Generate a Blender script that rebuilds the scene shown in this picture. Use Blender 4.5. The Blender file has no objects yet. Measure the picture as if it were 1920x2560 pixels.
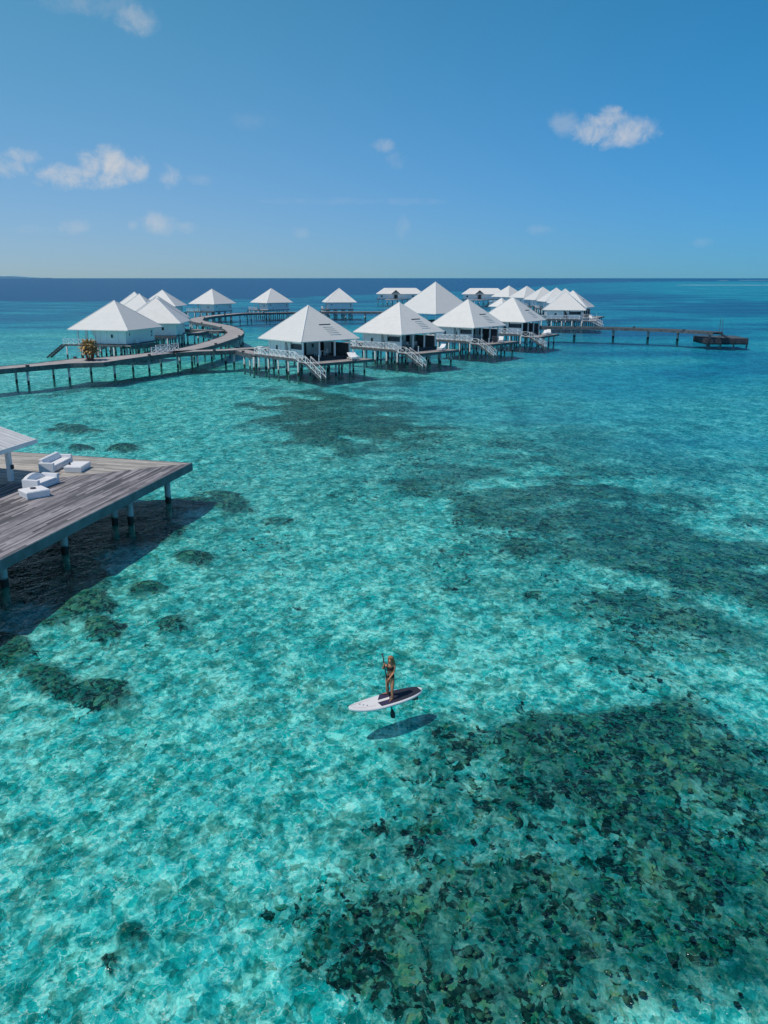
import bpy, bmesh, math, random
import numpy as np
from mathutils import Vector, Matrix, noise as mn
random.seed(7)
R = math.radians
PI = math.pi
col = bpy.context.scene.collection
scene = bpy.context.scene

# ------------------------------------------------------------------ camera
CAMH, PITCH, FPX = 14.0, R(15.9), 2071.0
cd = bpy.data.cameras.new('camera'); cam = bpy.data.objects.new('camera', cd); col.objects.link(cam)
cam.location = (0, 0, CAMH); cam.rotation_euler = (R(90) - PITCH, 0, 0)
cd.sensor_fit = 'VERTICAL'; cd.sensor_height = 24.0; cd.lens = 24.0 * FPX / 2560.0
cd.clip_start = 0.1; cd.clip_end = 30000
scene.camera = cam
CP, SP = math.cos(PITCH), math.sin(PITCH)
def at(px, py, z=0.0):
    """photo pixel (1920x2560) -> point on the level z"""
    dx = (px - 960) / FPX; dy = (1280 - py) / FPX
    d = Vector((dx, CP + dy * SP, -SP + dy * CP))
    t = (z - CAMH) / d.z
    return Vector((d.x * t, d.y * t, z))
def proj(x, y, z):
    dep = y * CP - (z - CAMH) * SP
    up = y * SP + (z - CAMH) * CP
    return 960 + FPX * x / dep, 1280 - FPX * up / dep, dep
def pdir(px, py):
    dx = (px - 960) / FPX; dy = (1280 - py) / FPX
    return Vector((dx, CP + dy * SP, -SP + dy * CP)).normalized()

# ------------------------------------------------------------------ light
SUN_EL = R(62); SUN_AZ = math.atan2(-0.86, -0.50)      # direction TO the sun, clockwise from +Y
sd = Vector((math.sin(SUN_AZ) * math.cos(SUN_EL), math.cos(SUN_AZ) * math.cos(SUN_EL), math.sin(SUN_EL)))
sl = bpy.data.lights.new('sun', 'SUN'); sl.energy = 3.7; sl.angle = R(0.53); sl.color = (1.0, 0.93, 0.83)
so = bpy.data.objects.new('sun', sl); col.objects.link(so); so.rotation_euler = sd.to_track_quat('Z', 'Y').to_euler()
scene.view_settings.view_transform = 'Standard'; scene.view_settings.look = 'None'
scene.view_settings.exposure = -0.45; scene.view_settings.gamma = 1.0

class N:
    """small node-writing helper"""
    def __init__(s, tree): s.t = tree; s.n = tree.nodes; s.l = tree.links
    def new(s, typ, **kw):
        n = s.n.new(typ)
        for k, v in kw.items(): setattr(n, k, v)
        return n
    def put(s, sock, v):
        if isinstance(v, bpy.types.NodeSocket): s.l.new(v, sock)
        elif v is not None:
            if isinstance(v, (tuple, list, Vector)) and len(sock.default_value) == 4 and len(v) == 3: v = (*v, 1)
            sock.default_value = v
    def m(s, op, a, b=None, c=None, clamp=False):
        n = s.new('ShaderNodeMath', operation=op, use_clamp=clamp)
        for i, v in enumerate((a, b, c)):
            if v is not None: s.put(n.inputs[i], v)
        return n.outputs[0]
    def vm(s, op, a, b=None):
        n = s.new('ShaderNodeVectorMath', operation=op); s.put(n.inputs[0], a)
        if b is not None:
            s.put(n.inputs[3 if op == 'SCALE' else 1], b)
        return n.outputs['Value'] if op in ('DOT_PRODUCT', 'LENGTH') else n.outputs[0]
    def mix(s, f, a, b, blend='MIX'):
        n = s.new('ShaderNodeMix', data_type='RGBA', blend_type=blend)
        s.put(n.inputs[0], f); s.put(n.inputs[6], a); s.put(n.inputs[7], b); return n.outputs[2]
    def noise(s, v, sc, det=3, rough=0.5, dist=0.0, color=False):
        n = s.new('ShaderNodeTexNoise'); s.put(n.inputs['Vector'], v); n.inputs['Scale'].default_value = sc
        n.inputs['Detail'].default_value = det; n.inputs['Roughness'].default_value = rough; n.inputs['Distortion'].default_value = dist
        return n.outputs['Color' if color else 'Fac']
    def voro(s, v, sc, feature='F1', out='Distance', rnd=1.0):
        n = s.new('ShaderNodeTexVoronoi', feature=feature); s.put(n.inputs['Vector'], v); n.inputs['Scale'].default_value = sc
        n.inputs['Randomness'].default_value = rnd; return n.outputs[out]
    def ss(s, x, a, b, lo=0.0, hi=1.0):
        n = s.new('ShaderNodeMapRange', interpolation_type='SMOOTHSTEP'); s.put(n.inputs[0], x)
        for i, v in zip((1, 2, 3, 4), (a, b, lo, hi)): s.put(n.inputs[i], v)
        return n.outputs[0]
    def bump(s, h, strength=0.3, dist=0.05, normal=None):
        n = s.new('ShaderNodeBump'); n.inputs['Strength'].default_value = strength; n.inputs['Distance'].default_value = dist
        s.put(n.inputs['Height'], h)
        if normal is not None: s.l.new(normal, n.inputs['Normal'])
        return n.outputs[0]
    def sep(s, v):
        n = s.new('ShaderNodeSeparateXYZ'); s.put(n.inputs[0], v); return n.outputs

# world: Nishita sky with small fair-weather clouds
w = bpy.data.worlds.new('World'); scene.world = w; w.use_nodes = True
q = N(w.node_tree); q.n.clear()
tc = q.new('ShaderNodeTexCoord').outputs['Generated']
sky = q.new('ShaderNodeTexSky', sky_type='NISHITA'); sky.sun_disc = False
sky.sun_elevation = SUN_EL; sky.sun_rotation = SUN_AZ % (2 * PI); sky.altitude = 0; sky.air_density = 1.0; sky.dust_density = 0.6; sky.ozone_density = 3.0
xyz = q.sep(tc)
zc = q.m('MAXIMUM', q.m('ADD', q.m('MULTIPLY', xyz[2], 0.97), 0.03), 0.02)
cmb = q.new('ShaderNodeCombineXYZ'); q.put(cmb.inputs[0], xyz[0]); q.put(cmb.inputs[1], xyz[1]); q.put(cmb.inputs[2], zc)
if 'Vector' in [i.name for i in sky.inputs]: q.l.new(q.vm('NORMALIZE', cmb.outputs[0]), sky.inputs['Vector'])
elev = q.m('MAXIMUM', xyz[2], 0.0)
hz = q.ss(elev, 0.0, 0.30)
grade = q.mix(hz, (0.50, 0.92, 1.46), (0.40, 1.18, 1.44))
grade = q.mix(q.ss(elev, 0.30, 0.75), grade, (0.30, 0.55, 0.78))
grade = q.mix(1.0, grade, q.mix(q.ss(xyz[0], -0.5, 0.5), (1.75, 1.22, 1.03), (0.58, 0.90, 0.96)), 'MULTIPLY')
skyc = q.mix(1.0, sky.outputs[0], grade, 'MULTIPLY')
wn = q.noise(tc, 34.0, 7, 0.62, 0.6); wn2 = q.noise(tc, 90.0, 5, 0.65, 0.4)
wob = q.m('ADD', q.m('MULTIPLY', q.m('SUBTRACT', wn, 0.5), 4.0), q.m('MULTIPLY', q.m('SUBTRACT', wn2, 0.5), 1.4))
CLOUDS = [(340, 52, 46, 30, .34), (215, 6, 110, 26, .16), (1535, 330, 105, 30, .62), (1515, 303, 48, 32, .60), (1412, 312, 34, 34, .24), (1605, 318, 34, 20, .4),
          (195, 443, 95, 26, .66), (262, 410, 58, 34, .66), (338, 420, 32, 26, .55), (10, 418, 60, 24, .52), (55, 390, 40, 18, .46), (425, 445, 27, 26, .42), (500, 450, 36, 13, .12),
          (395, 560, 44, 26, .36), (332, 564, 15, 12, .22), (465, 570, 30, 14, .20), (190, 568, 36, 20, .22), (85, 572, 46, 12, .13), (955, 366, 32, 16, .26), (992, 400, 28, 20, .13),
          (757, 583, 24, 16, .18), (1010, 572, 22, 30, .16), (1350, 575, 32, 13, .17), (1755, 607, 24, 12, .09), (880, 503, 260, 9, .07), (640, 300, 60, 24, .06)]
tot = None
for (cx, cy, rx, ry, st) in CLOUDS:
    c = pdir(cx, cy); rr = Vector((0, 0, 1)).cross(c); rr = -rr.normalized(); uu = rr.cross(c).normalized()
    a = q.m('MULTIPLY', q.vm('DOT_PRODUCT', tc, tuple(rr)), FPX / rx); b = q.m('MULTIPLY', q.vm('DOT_PRODUCT', tc, tuple(uu)), FPX / ry)
    r2 = q.m('ADD', q.m('MULTIPLY', a, a), q.m('MULTIPLY', b, b))
    r2 = q.m('ADD', r2, q.m('MULTIPLY', q.m('LESS_THAN', q.vm('DOT_PRODUCT', tc, tuple(c)), 0), 99))
    v = q.m('SUBTRACT', q.m('ADD', 0.85, wob), r2)
    v = q.ss(v, -0.45, 1.9, 0.0, min(1, st * 1.2))
    tot = v if tot is None else q.m('MAXIMUM', tot, v)
bg1 = q.new('ShaderNodeBackground'); q.put(bg1.inputs[0], skyc); bg1.inputs[1].default_value = 0.105
bg2 = q.new('ShaderNodeBackground'); q.put(bg2.inputs[0], (0.92, 0.90, 0.89)); bg2.inputs[1].default_value = 0.98
mx = q.new('ShaderNodeMixShader'); q.put(mx.inputs[0], tot); q.l.new(bg1.outputs[0], mx.inputs[1]); q.l.new(bg2.outputs[0], mx.inputs[2])
out = q.new('ShaderNodeOutputWorld'); q.l.new(mx.outputs[0], out.inputs[0])

# ------------------------------------------------------------------ helpers
def tag(o, label=None, cat=None, group=None, kind=None):
    if label: o['label'] = label
    if cat: o['category'] = cat
    if group: o['group'] = group
    if kind: o['kind'] = kind
    return o
def empty(name, loc=(0, 0, 0), rz=0.0):
    o = bpy.data.objects.new(name, None); col.objects.link(o); o.location = loc; o.rotation_euler = (0, 0, rz); o.empty_display_size = 0.3
    return o
kids = {}
def link_parent(c, p):
    c.parent = p; kids.setdefault(p.name, []).append(c)
class MB:
    def __init__(s): s.v = []; s.f = []; s.smooth = False
    def add(s, vs, fs):
        k = len(s.v); s.v += [tuple(v) for v in vs]; s.f += [tuple(i + k for i in f) for f in fs]; return s
    def box(s, x0, x1, y0, y1, z0, z1):
        return s.add([(x0, y0, z0), (x1, y0, z0), (x1, y1, z0), (x0, y1, z0), (x0, y0, z1), (x1, y0, z1), (x1, y1, z1), (x0, y1, z1)],
                     [(0, 3, 2, 1), (4, 5, 6, 7), (0, 1, 5, 4), (1, 2, 6, 5), (2, 3, 7, 6), (3, 0, 4, 7)])
    def bar(s, a, b, w, h=None):
        h = h or w; a = Vector(a); b = Vector(b); d = (b - a).normalized()
        up = Vector((0, 0, 1)) if abs(d.z) < 0.95 else Vector((1, 0, 0))
        sx = d.cross(up).normalized(); sy = sx.cross(d).normalized()
        vs = [p + sx * i * w / 2 + sy * j * h / 2 for p in (a, b) for i, j in ((-1, -1), (1, -1), (1, 1), (-1, 1))]
        return s.add(vs, [(0, 1, 2, 3), (7, 6, 5, 4), (0, 4, 5, 1), (1, 5, 6, 2), (2, 6, 7, 3), (3, 7, 4, 0)])
    def tube(s, pts, rad, n=10, cap=True):
        pts = [Vector(p) for p in pts]; rings = []
        if not isinstance(rad, (list, tuple)): rad = [rad] * len(pts)
        for i, p in enumerate(pts):
            d = (pts[min(i + 1, len(pts) - 1)] - pts[max(i - 1, 0)]).normalized()
            up = Vector((0, 0, 1)) if abs(d.z) < 0.9 else Vector((1, 0, 0))
            sx = d.cross(up).normalized(); sy = sx.cross(d).normalized()
            rings.append([p + (sx * math.cos(2 * PI * k / n) + sy * math.sin(2 * PI * k / n)) * rad[i] for k in range(n)])
        fs = []
        for i in range(len(rings) - 1):
            for k in range(n): fs.append((i * n + k, i * n + (k + 1) % n, (i + 1) * n + (k + 1) % n, (i + 1) * n + k))
        if cap: fs.append(tuple(range(n))[::-1]); fs.append(tuple(range((len(rings) - 1) * n, len(rings) * n)))
        return s.add([v for r in rings for v in r], fs)
    def loft(s, rings, cap=True):
        n = len(rings[0]); fs = []
        for i in range(len(rings) - 1):
            for k in range(n): fs.append((i * n + k, i * n + (k + 1) % n, (i + 1) * n + (k + 1) % n, (i + 1) * n + k))
        if cap: fs.append(tuple(range(n))[::-1]); fs.append(tuple(range((len(rings) - 1) * n, len(rings) * n)))
        return s.add([v for r in rings for v in r], fs)
    def prism(s, poly, z0, z1):
        n = len(poly)
        vs = [(x, y, z0) for x, y in poly] + [(x, y, z1) for x, y in poly]
        return s.add(vs, [tuple(range(n))[::-1], tuple(range(n, 2 * n))] + [(i, (i + 1) % n, (i + 1) % n + n, i + n) for i in range(n)])
    def build(s, name, mat, parent=None, bevel=0, smooth=False):
        me = bpy.data.meshes.new(name); me.from_pydata(s.v, [], s.f); me.update()
        o = bpy.data.objects.new(name, me); col.objects.link(o)
        if mat: me.materials.append(mat)
        bm = bmesh.new(); bm.from_mesh(me); bmesh.ops.recalc_face_normals(bm, faces=bm.faces); bm.to_mesh(me); bm.free()
        if smooth:
            for p in me.polygons: p.use_smooth = True
        if bevel:
            b = o.modifiers.new('bevel', 'BEVEL'); b.width = bevel; b.segments = 2; b.limit_method = 'ANGLE'
        if parent is not None: link_parent(o, parent)
        return o
def copy_tree(o, parent=None):
    c = o.copy(); col.objects.link(c)
    if parent is not None: link_parent(c, parent)
    for ch in kids.get(o.name, []): copy_tree(ch, c)
    return c

# ------------------------------------------------------------------ materials
def mat(name, color, rough=0.6, var=0.15, vscale=3.0, bump=0.0, bscale=20.0, spec=0.4, extra=None):
    m = bpy.data.materials.new(name); m.use_nodes = True; k = N(m.node_tree); b = k.n['Principled BSDF']
    geo = k.new('ShaderNodeTexCoord').outputs['Object']
    nz = k.noise(geo, vscale, 5, 0.6)
    c = k.mix(k.ss(nz, 0.3, 0.7), tuple(x * (1 - var) for x in color), tuple(min(1, x * (1 + var)) for x in color))
    nrm = None
    if extra: c, nrm = extra(k, geo, c)
    k.put(b.inputs['Base Color'], c); b.inputs['Roughness'].default_value = rough
    b.inputs['Specular IOR Level'].default_value = spec
    if bump: nrm = k.bump(k.noise(geo, bscale, 4, 0.6), bump, 0.02, nrm)
    if nrm is not None: k.l.new(nrm, b.inputs['Normal'])
    return m
def fr(k, x): return k.m('FRACT', x)
def roof_x(step, depth=0.06, bumpy=0.9):
    def f(k, geo, c):
        z = k.sep(geo)[2]
        t = fr(k, k.m('DIVIDE', k.m('ADD', z, k.m('MULTIPLY', k.noise(geo, 1.5, 2), 0.03)), step))
        line = k.ss(t, 0.0, 0.16)
        lic = k.ss(k.noise(geo, 0.7, 5, 0.7), 0.45, 0.75)
        c = k.mix(k.m('MULTIPLY', lic, 0.14), c, (0.55, 0.55, 0.52))
        c = k.mix(k.m('MULTIPLY', k.new('ShaderNodeObjectInfo').outputs['Random'], 0.5), c, (0.66, 0.66, 0.64))
        c = k.mix(line, (0.56, 0.56, 0.57), c)
        return c, k.bump(t, bumpy, depth)
    return f
def plank_x(axis, step, dark=0.35, zfade=False, gap=0.06, length=2.6, angle=0.0, hi=1.25, lo=0.62):
    """boards across the given object axis (after turning by angle): each board its own tone"""
    def f(k, geo, c):
        mp = k.new('ShaderNodeMapping'); k.put(mp.inputs[0], geo); mp.inputs['Rotation'].default_value = (0, 0, angle)
        o = k.sep(mp.outputs[0]); a = o[axis]; b2 = o[1 - axis] if axis < 2 else o[0]
        u = k.m('DIVIDE', a, step); row = k.m('FLOOR', u); t = fr(k, u)
        seg = k.m('FLOOR', k.m('DIVIDE', k.m('ADD', b2, k.m('MULTIPLY', row, 1.37)), length))
        cx = k.new('ShaderNodeCombineXYZ'); k.put(cx.inputs[0], row); k.put(cx.inputs[1], seg)
        wn = k.new('ShaderNodeTexWhiteNoise', noise_dimensions='2D'); k.put(wn.inputs['Vector'], cx.outputs[0])
        tone = k.ss(wn.outputs['Value'], 0, 1, lo, hi)
        cc = k.new('ShaderNodeCombineXYZ'); [k.put(cc.inputs[i], tone) for i in range(3)]
        c = k.mix(1.0, c, cc.outputs[0], 'MULTIPLY')
        st = k.new('ShaderNodeMapping'); k.put(st.inputs[0], mp.outputs[0]); sc = [0.5, 0.5, 0.5]; sc[axis] = 9.0
        st.inputs['Scale'].default_value = sc
        gr = k.noise(st.outputs[0], 1.0, 5, 0.65)
        c = k.mix(k.ss(gr, 0.35, 0.75, 0, 0.55), c, tuple(dark * 0.5 for _ in range(3)))
        edge = k.m('MINIMUM', t, k.m('SUBTRACT', 1.0, t)); ln = k.ss(edge, 0.0, gap)
        c = k.mix(ln, (0.03, 0.03, 0.035), c)
        return c, k.bump(ln, 0.5, 0.01)
    return f
def pile_x(k, geo, c):
    p = k.new('ShaderNodeNewGeometry').outputs['Position']; z = k.sep(p)[2]
    z = k.m('ADD', z, k.m('MULTIPLY', k.m('SUBTRACT', k.noise(p, 2.0, 3), 0.5), 0.35))
    return k.mix(k.ss(z, 0.36, 0.50), k.mix(k.ss(z, -0.15, 0.0), (0.20, 0.26, 0.22), (0.035, 0.028, 0.025)), c), None
M = {}
M['roof'] = mat('white shingles', (0.83, 0.805, 0.765), 0.55, 0.04, 0.8, extra=roof_x(0.21, 0.03, 0.5))
M['roofcap'] = mat('white ridge boards', (0.84, 0.84, 0.83), 0.5, 0.04, 2)
M['seam'] = mat('white boarded canopy', (0.80, 0.80, 0.79), 0.5, 0.05, 1.5, extra=lambda k, g, c: plank_x(1, 0.42, 0.9, gap=0.05, length=40, hi=1.05, lo=0.95)(k, g, c))
M['wall'] = mat('white painted cladding', (0.86, 0.87, 0.87), 0.55, 0.04, 1.5, extra=lambda k, g, c: (k.mix(k.ss(fr(k, k.m('DIVIDE', k.sep(g)[2], 0.18)), 0.0, 0.12), (0.45, 0.47, 0.5), c), None))
M['trim'] = mat('white painted timber', (0.86, 0.86, 0.87), 0.5, 0.06, 4)
M['wood'] = mat('weathered grey boards', (0.42, 0.385, 0.37), 0.75, 0.15, 0.8, extra=plank_x(0, 0.16, 0.5, hi=1.15, lo=0.8))
M['walk'] = mat('bleached walkway boards', (0.43, 0.40, 0.385), 0.75, 0.15, 0.6)
M['beam'] = mat('dark grey edge beam', (0.10, 0.115, 0.125), 0.7, 0.35, 1.5)
M['dark'] = mat('dark stained timber', (0.055, 0.055, 0.065), 0.7, 0.3, 2)
M['pile'] = mat('white painted pile', (0.47, 0.52, 0.53), 0.7, 0.2, 3, extra=pile_x)
M['glass'] = mat('dark window glass', (0.02, 0.026, 0.035), 0.15, 0.1, 1, spec=0.6)
M['screen'] = mat('grey privacy screen', (0.10, 0.11, 0.13), 0.8, 0.2, 2)
M['curtain'] = mat('white curtain', (0.8, 0.8, 0.8), 0.8, 0.05, 2)
M['sofa'] = mat('white outdoor upholstery', (0.80, 0.81, 0.84), 0.6, 0.03, 2, 0.1, 30)
M['soft'] = mat('white cushion', (0.87, 0.87, 0.88), 0.8, 0.03, 3, 0.15, 12)
M['ash'] = mat('dark plastic', (0.05, 0.04, 0.06), 0.4)
M['palm'] = mat('dry palm leaf', (0.42, 0.27, 0.10), 0.7, 0.5, 2.5)
M['stem'] = mat('red brown cane', (0.20, 0.09, 0.06), 0.7, 0.3, 6)
M['skin'] = mat('tanned skin', (0.60, 0.26, 0.135), 0.5, 0.08, 12)
M['hair'] = mat('blonde brown hair', (0.36, 0.17, 0.075), 0.5, 0.35, 30)
M['cloth'] = mat('black swimwear', (0.012, 0.011, 0.015), 0.6, 0.1)
M['black'] = mat('black carbon', (0.015, 0.015, 0.018), 0.35, 0.2, 10)
M['board'] = mat('white board', (0.86, 0.84, 0.83), 0.3, 0.03, 2)
M['pad'] = mat('navy purple deck pad', (0.040, 0.034, 0.085), 0.8, 0.2, 4, 0.2, 60)
M['padgrey'] = mat('dark grey deck pad', (0.028, 0.032, 0.05), 0.8, 0.2, 4, 0.2, 60)
M['pink'] = mat('faint red pinstripe', (0.72, 0.52, 0.50), 0.4)
M['blue'] = mat('pale blue sticker', (0.42, 0.56, 0.68), 0.4)
M['deckA'] = mat('deck boards with sheen tone', (0.62, 0.565, 0.49), 0.75, 0.12, 0.6, extra=plank_x(1, 0.15, 0.55, gap=0.05, length=3.2, hi=1.22, lo=0.62))  # paler copy, sheen along the boards put into the colour
M['deckB'] = mat('purple grey deck boards without sheen', (0.335, 0.305, 0.315), 0.7, 0.25, 0.5, extra=plank_x(0, 0.15, 0.30, gap=0.05, length=3.2, hi=1.55, lo=0.50))  # darker copy of the same boards, as they look without sheen
M['fascia'] = mat('blue grey fascia', (0.12, 0.15, 0.17), 0.6, 0.25, 1.2)
M['isl'] = mat('haze tinted island scrub', (0.32, 0.52, 0.60), 0.9, 0.15, 0.02)  # scrub colour paled and blued to stand for distance haze
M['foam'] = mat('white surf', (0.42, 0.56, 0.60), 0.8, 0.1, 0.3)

# ------------------------------------------------------------------ sea floor
CORAL_SHADE = [  (1900, 2060, 220, 260, 0, .62), (1720, 2540, 420, 140, 0, .66),
   (800, 940, 140, 20, 0, .85), (1010, 908, 140, 16, 0, .85), (1195, 883, 120, 13, 0, .8), (1320, 862, 110, 10, 0, .8), (1430, 822, 90, 7, 0, .7), (320, 957, 300, 8, -9, .7), (600, 915, 200, 10, 0, .4),  # reef tone deepened to paint the shade under houses and walkways
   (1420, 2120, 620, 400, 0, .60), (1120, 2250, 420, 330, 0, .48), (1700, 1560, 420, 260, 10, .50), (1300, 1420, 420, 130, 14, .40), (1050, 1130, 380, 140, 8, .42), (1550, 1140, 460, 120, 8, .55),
   # coral density and under-house shade patches: px centre, radii, rotation (deg, clockwise on the photo), strength
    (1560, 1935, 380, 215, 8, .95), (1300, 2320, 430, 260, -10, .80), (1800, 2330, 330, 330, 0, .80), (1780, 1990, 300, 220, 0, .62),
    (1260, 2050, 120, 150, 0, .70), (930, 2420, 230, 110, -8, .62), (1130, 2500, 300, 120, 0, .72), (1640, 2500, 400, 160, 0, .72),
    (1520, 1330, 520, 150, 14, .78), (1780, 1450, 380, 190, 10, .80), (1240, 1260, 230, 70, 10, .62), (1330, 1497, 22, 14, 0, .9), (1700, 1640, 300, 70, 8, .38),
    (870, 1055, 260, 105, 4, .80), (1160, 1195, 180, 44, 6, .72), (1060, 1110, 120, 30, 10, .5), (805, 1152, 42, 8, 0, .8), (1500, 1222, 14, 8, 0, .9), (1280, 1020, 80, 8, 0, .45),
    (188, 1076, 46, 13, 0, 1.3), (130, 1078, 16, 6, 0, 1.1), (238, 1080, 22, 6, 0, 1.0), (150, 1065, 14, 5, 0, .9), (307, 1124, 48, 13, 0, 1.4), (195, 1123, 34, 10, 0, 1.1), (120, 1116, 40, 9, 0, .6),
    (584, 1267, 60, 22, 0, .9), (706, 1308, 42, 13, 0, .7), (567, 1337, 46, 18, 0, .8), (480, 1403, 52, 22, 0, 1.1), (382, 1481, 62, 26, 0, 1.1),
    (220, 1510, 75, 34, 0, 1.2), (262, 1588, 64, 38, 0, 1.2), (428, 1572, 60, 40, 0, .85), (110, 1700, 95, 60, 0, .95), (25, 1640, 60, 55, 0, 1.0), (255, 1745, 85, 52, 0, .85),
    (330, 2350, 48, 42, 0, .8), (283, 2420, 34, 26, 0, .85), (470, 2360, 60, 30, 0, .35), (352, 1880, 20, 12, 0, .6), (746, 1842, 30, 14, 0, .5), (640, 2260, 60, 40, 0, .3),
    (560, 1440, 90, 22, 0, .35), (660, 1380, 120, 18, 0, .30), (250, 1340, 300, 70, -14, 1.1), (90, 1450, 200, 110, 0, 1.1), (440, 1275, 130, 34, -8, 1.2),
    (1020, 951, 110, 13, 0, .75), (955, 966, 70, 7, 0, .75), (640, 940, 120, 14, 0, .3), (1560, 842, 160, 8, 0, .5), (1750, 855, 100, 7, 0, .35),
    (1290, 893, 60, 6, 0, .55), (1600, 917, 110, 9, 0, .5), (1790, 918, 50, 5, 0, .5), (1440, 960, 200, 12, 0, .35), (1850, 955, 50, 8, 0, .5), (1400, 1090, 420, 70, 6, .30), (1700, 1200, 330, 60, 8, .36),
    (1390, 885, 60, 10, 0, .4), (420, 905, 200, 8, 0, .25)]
DEEP = [  # deeper, bluer water
    (1560, 860, 520, 70, 0, .50), (1900, 930, 300, 90, 0, .55), (1500, 960, 560, 120, 0, .30), (1900, 1080, 320, 150, 0, .30), (1850, 770, 300, 22, 0, .50), (1560, 742, 240, 10, 0, .35),
    (1700, 800, 120, 8, 0, .35), (200, 800, 500, 26, 0, .10), (760, 800, 300, 30, 0, .22)]
def sstep(x, a, b):
    t = np.clip((x - a) / (b - a), 0, 1); return t * t * (3 - 2 * t)
def blobs(px, py, lst, nz, amp):
    o = np.zeros_like(px)
    for cx, cy, rx, ry, rot, st in lst:
        c, s_ = math.cos(R(rot)), math.sin(R(rot)); dx, dy = px - cx, py - cy
        a = (dx * c + dy * s_) / rx; b = (-dx * s_ + dy * c) / ry
        r = np.sqrt(a * a + b * b) + nz * amp
        o = np.maximum(o, st * (1 - sstep(r, 0.45, 1.25)))
    return o
ys = [-400, -150, -60, -20, -5]
y = 0.0
while y < 60: ys.append(y); y += 0.30
while y < 6900: ys.append(y); y *= 1.0125
ys.append(6900); NX = 260
verts = []; 
for y in ys:
    half = 26 + y * 0.62 if y >= 0 else 120
    for i in range(NX): verts.append((half * (2 * i / (NX - 1) - 1) - (0 if y > 0 else 0), y))
V = np.array(verts); 
px, py, dep = proj(V[:, 0], V[:, 1], -1.3)
py = np.where(dep > 1, py, 4000); px = np.where(dep > 1, px, 960 + V[:, 0] * 60)
nz = np.array([mn.fractal(Vector((x * 0.22, y_ * 0.22, 3.1)), 1.0, 2.0, 4) for x, y_ in verts])
nzb = np.array([mn.fractal(Vector((x * 0.03, y_ * 0.03, 8.1)), 1.0, 2.0, 4) for x, y_ in verts])
coral = blobs(px, py, CORAL_SHADE, nz, 0.8)
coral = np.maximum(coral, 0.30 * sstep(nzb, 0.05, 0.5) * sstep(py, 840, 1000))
edge = np.interp(px, [-400, 0, 500, 700, 880, 1000, 1250, 1450, 1700, 2300], [757, 756, 753, 747, 740, 736, 722, 707, 704, 703])
deep = 1 - sstep(py + nzb * 4, edge - 5, edge + 4)
stk = np.array([mn.fractal(Vector((x * 0.018, y_ * 0.055, 2.1)), 1.0, 2.0, 4) for x, y_ in verts])
mid = np.interp(py, [700, 760, 800, 850, 950, 1100, 1400], [.80, .78, .68, .40, .14, .06, .0]) + stk * 0.28 * sstep(py, 705, 720) * (1 - sstep(py, 1000, 1500))
rgt = sstep(px, 650, 1700) * np.interp(py, [700, 800, 900, 1100, 1400, 1700], [.0, .08, .24, .20, .10, .0])
mid = mid * (1 - 0.22 * sstep(px, 1250, 1850))
deep = np.maximum(deep, np.clip(mid + rgt + blobs(px, py, DEEP, nzb, 0.6) * 0.5 - 0.02, 0, 0.9))
Z = -1.25 - deep * 0.4 + nz * 0.10 + coral * 0.30
Z = np.where(V[:, 1] > 900, -4.0, Z)
me = bpy.data.meshes.new('seabed'); nr = len(ys)
me.from_pydata([(V[i, 0], V[i, 1], Z[i]) for i in range(len(verts))], [],
               [(r * NX + c, r * NX + c + 1, (r + 1) * NX + c + 1, (r + 1) * NX + c) for r in range(nr - 1) for c in range(NX - 1)])
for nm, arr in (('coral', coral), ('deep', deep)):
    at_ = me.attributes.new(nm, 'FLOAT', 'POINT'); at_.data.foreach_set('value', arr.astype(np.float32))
for p in me.polygons: p.use_smooth = True
sb = bpy.data.objects.new('seabed', me); col.objects.link(sb); tag(sb, kind='structure')
m = bpy.data.materials.new('sea floor'); m.use_nodes = True; k = N(m.node_tree); b = k.n['Principled BSDF']
P = k.new('ShaderNodeNewGeometry').outputs['Position']
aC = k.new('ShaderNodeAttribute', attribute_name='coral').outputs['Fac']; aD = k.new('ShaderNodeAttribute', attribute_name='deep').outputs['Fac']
P = k.vm('MULTIPLY', P, (1.12, 0.82, 1.0))
W1 = k.vm('SCALE', k.vm('SUBTRACT', k.noise(P, 1.6, 1, 0.5, color=True), (0.5, 0.5, 0.5)), 0.55)
PW = k.vm('ADD', P, W1)
W2 = k.vm('SCALE', k.vm('SUBTRACT', k.noise(PW, 7.0, 2, 0.55, color=True), (0.5, 0.5, 0.5)), 0.16)
PW2 = k.vm('ADD', PW, W2)
ca_ = k.sep(k.voro(PW2, 3.3, 'F1', 'Color')); cb_ = k.sep(k.voro(PW2, 8.0, 'F1', 'Color'))
rub = k.noise(PW2, 1.1, 3, 0.6); big = k.noise(P, 0.14, 3, 0.6)
val = k.m('ADD', k.m('ADD', k.m('MULTIPLY', ca_[0], 0.40), k.m('MULTIPLY', cb_[0], 0.25)), k.m('MULTIPLY', k.ss(rub, 0.3, 0.7), 0.35))
sand = k.mix(k.ss(val, 0.18, 0.72), (0.30, 0.40, 0.34), (1.0, 0.98, 0.92))
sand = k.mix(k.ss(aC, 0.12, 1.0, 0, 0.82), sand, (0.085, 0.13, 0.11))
dv_ = k.m('ADD', k.m('ADD', k.m('MULTIPLY', ca_[1], 0.34), k.m('MULTIPLY', cb_[1], 0.26)), k.m('MULTIPLY', k.ss(rub, 0.32, 0.68), 0.40))
dv_ = k.m('ADD', dv_, k.m('MULTIPLY', k.m('SUBTRACT', big, 0.5), 0.9))
cf = k.ss(k.m('SUBTRACT', dv_, k.m('SUBTRACT', 1.02, k.m('MULTIPLY', aC, 0.72))), -0.15, 0.13)
cor = k.mix(k.ss(ca_[2], 0.35, 0.95), (0.038, 0.055, 0.048), (0.32, 0.30, 0.17))
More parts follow.
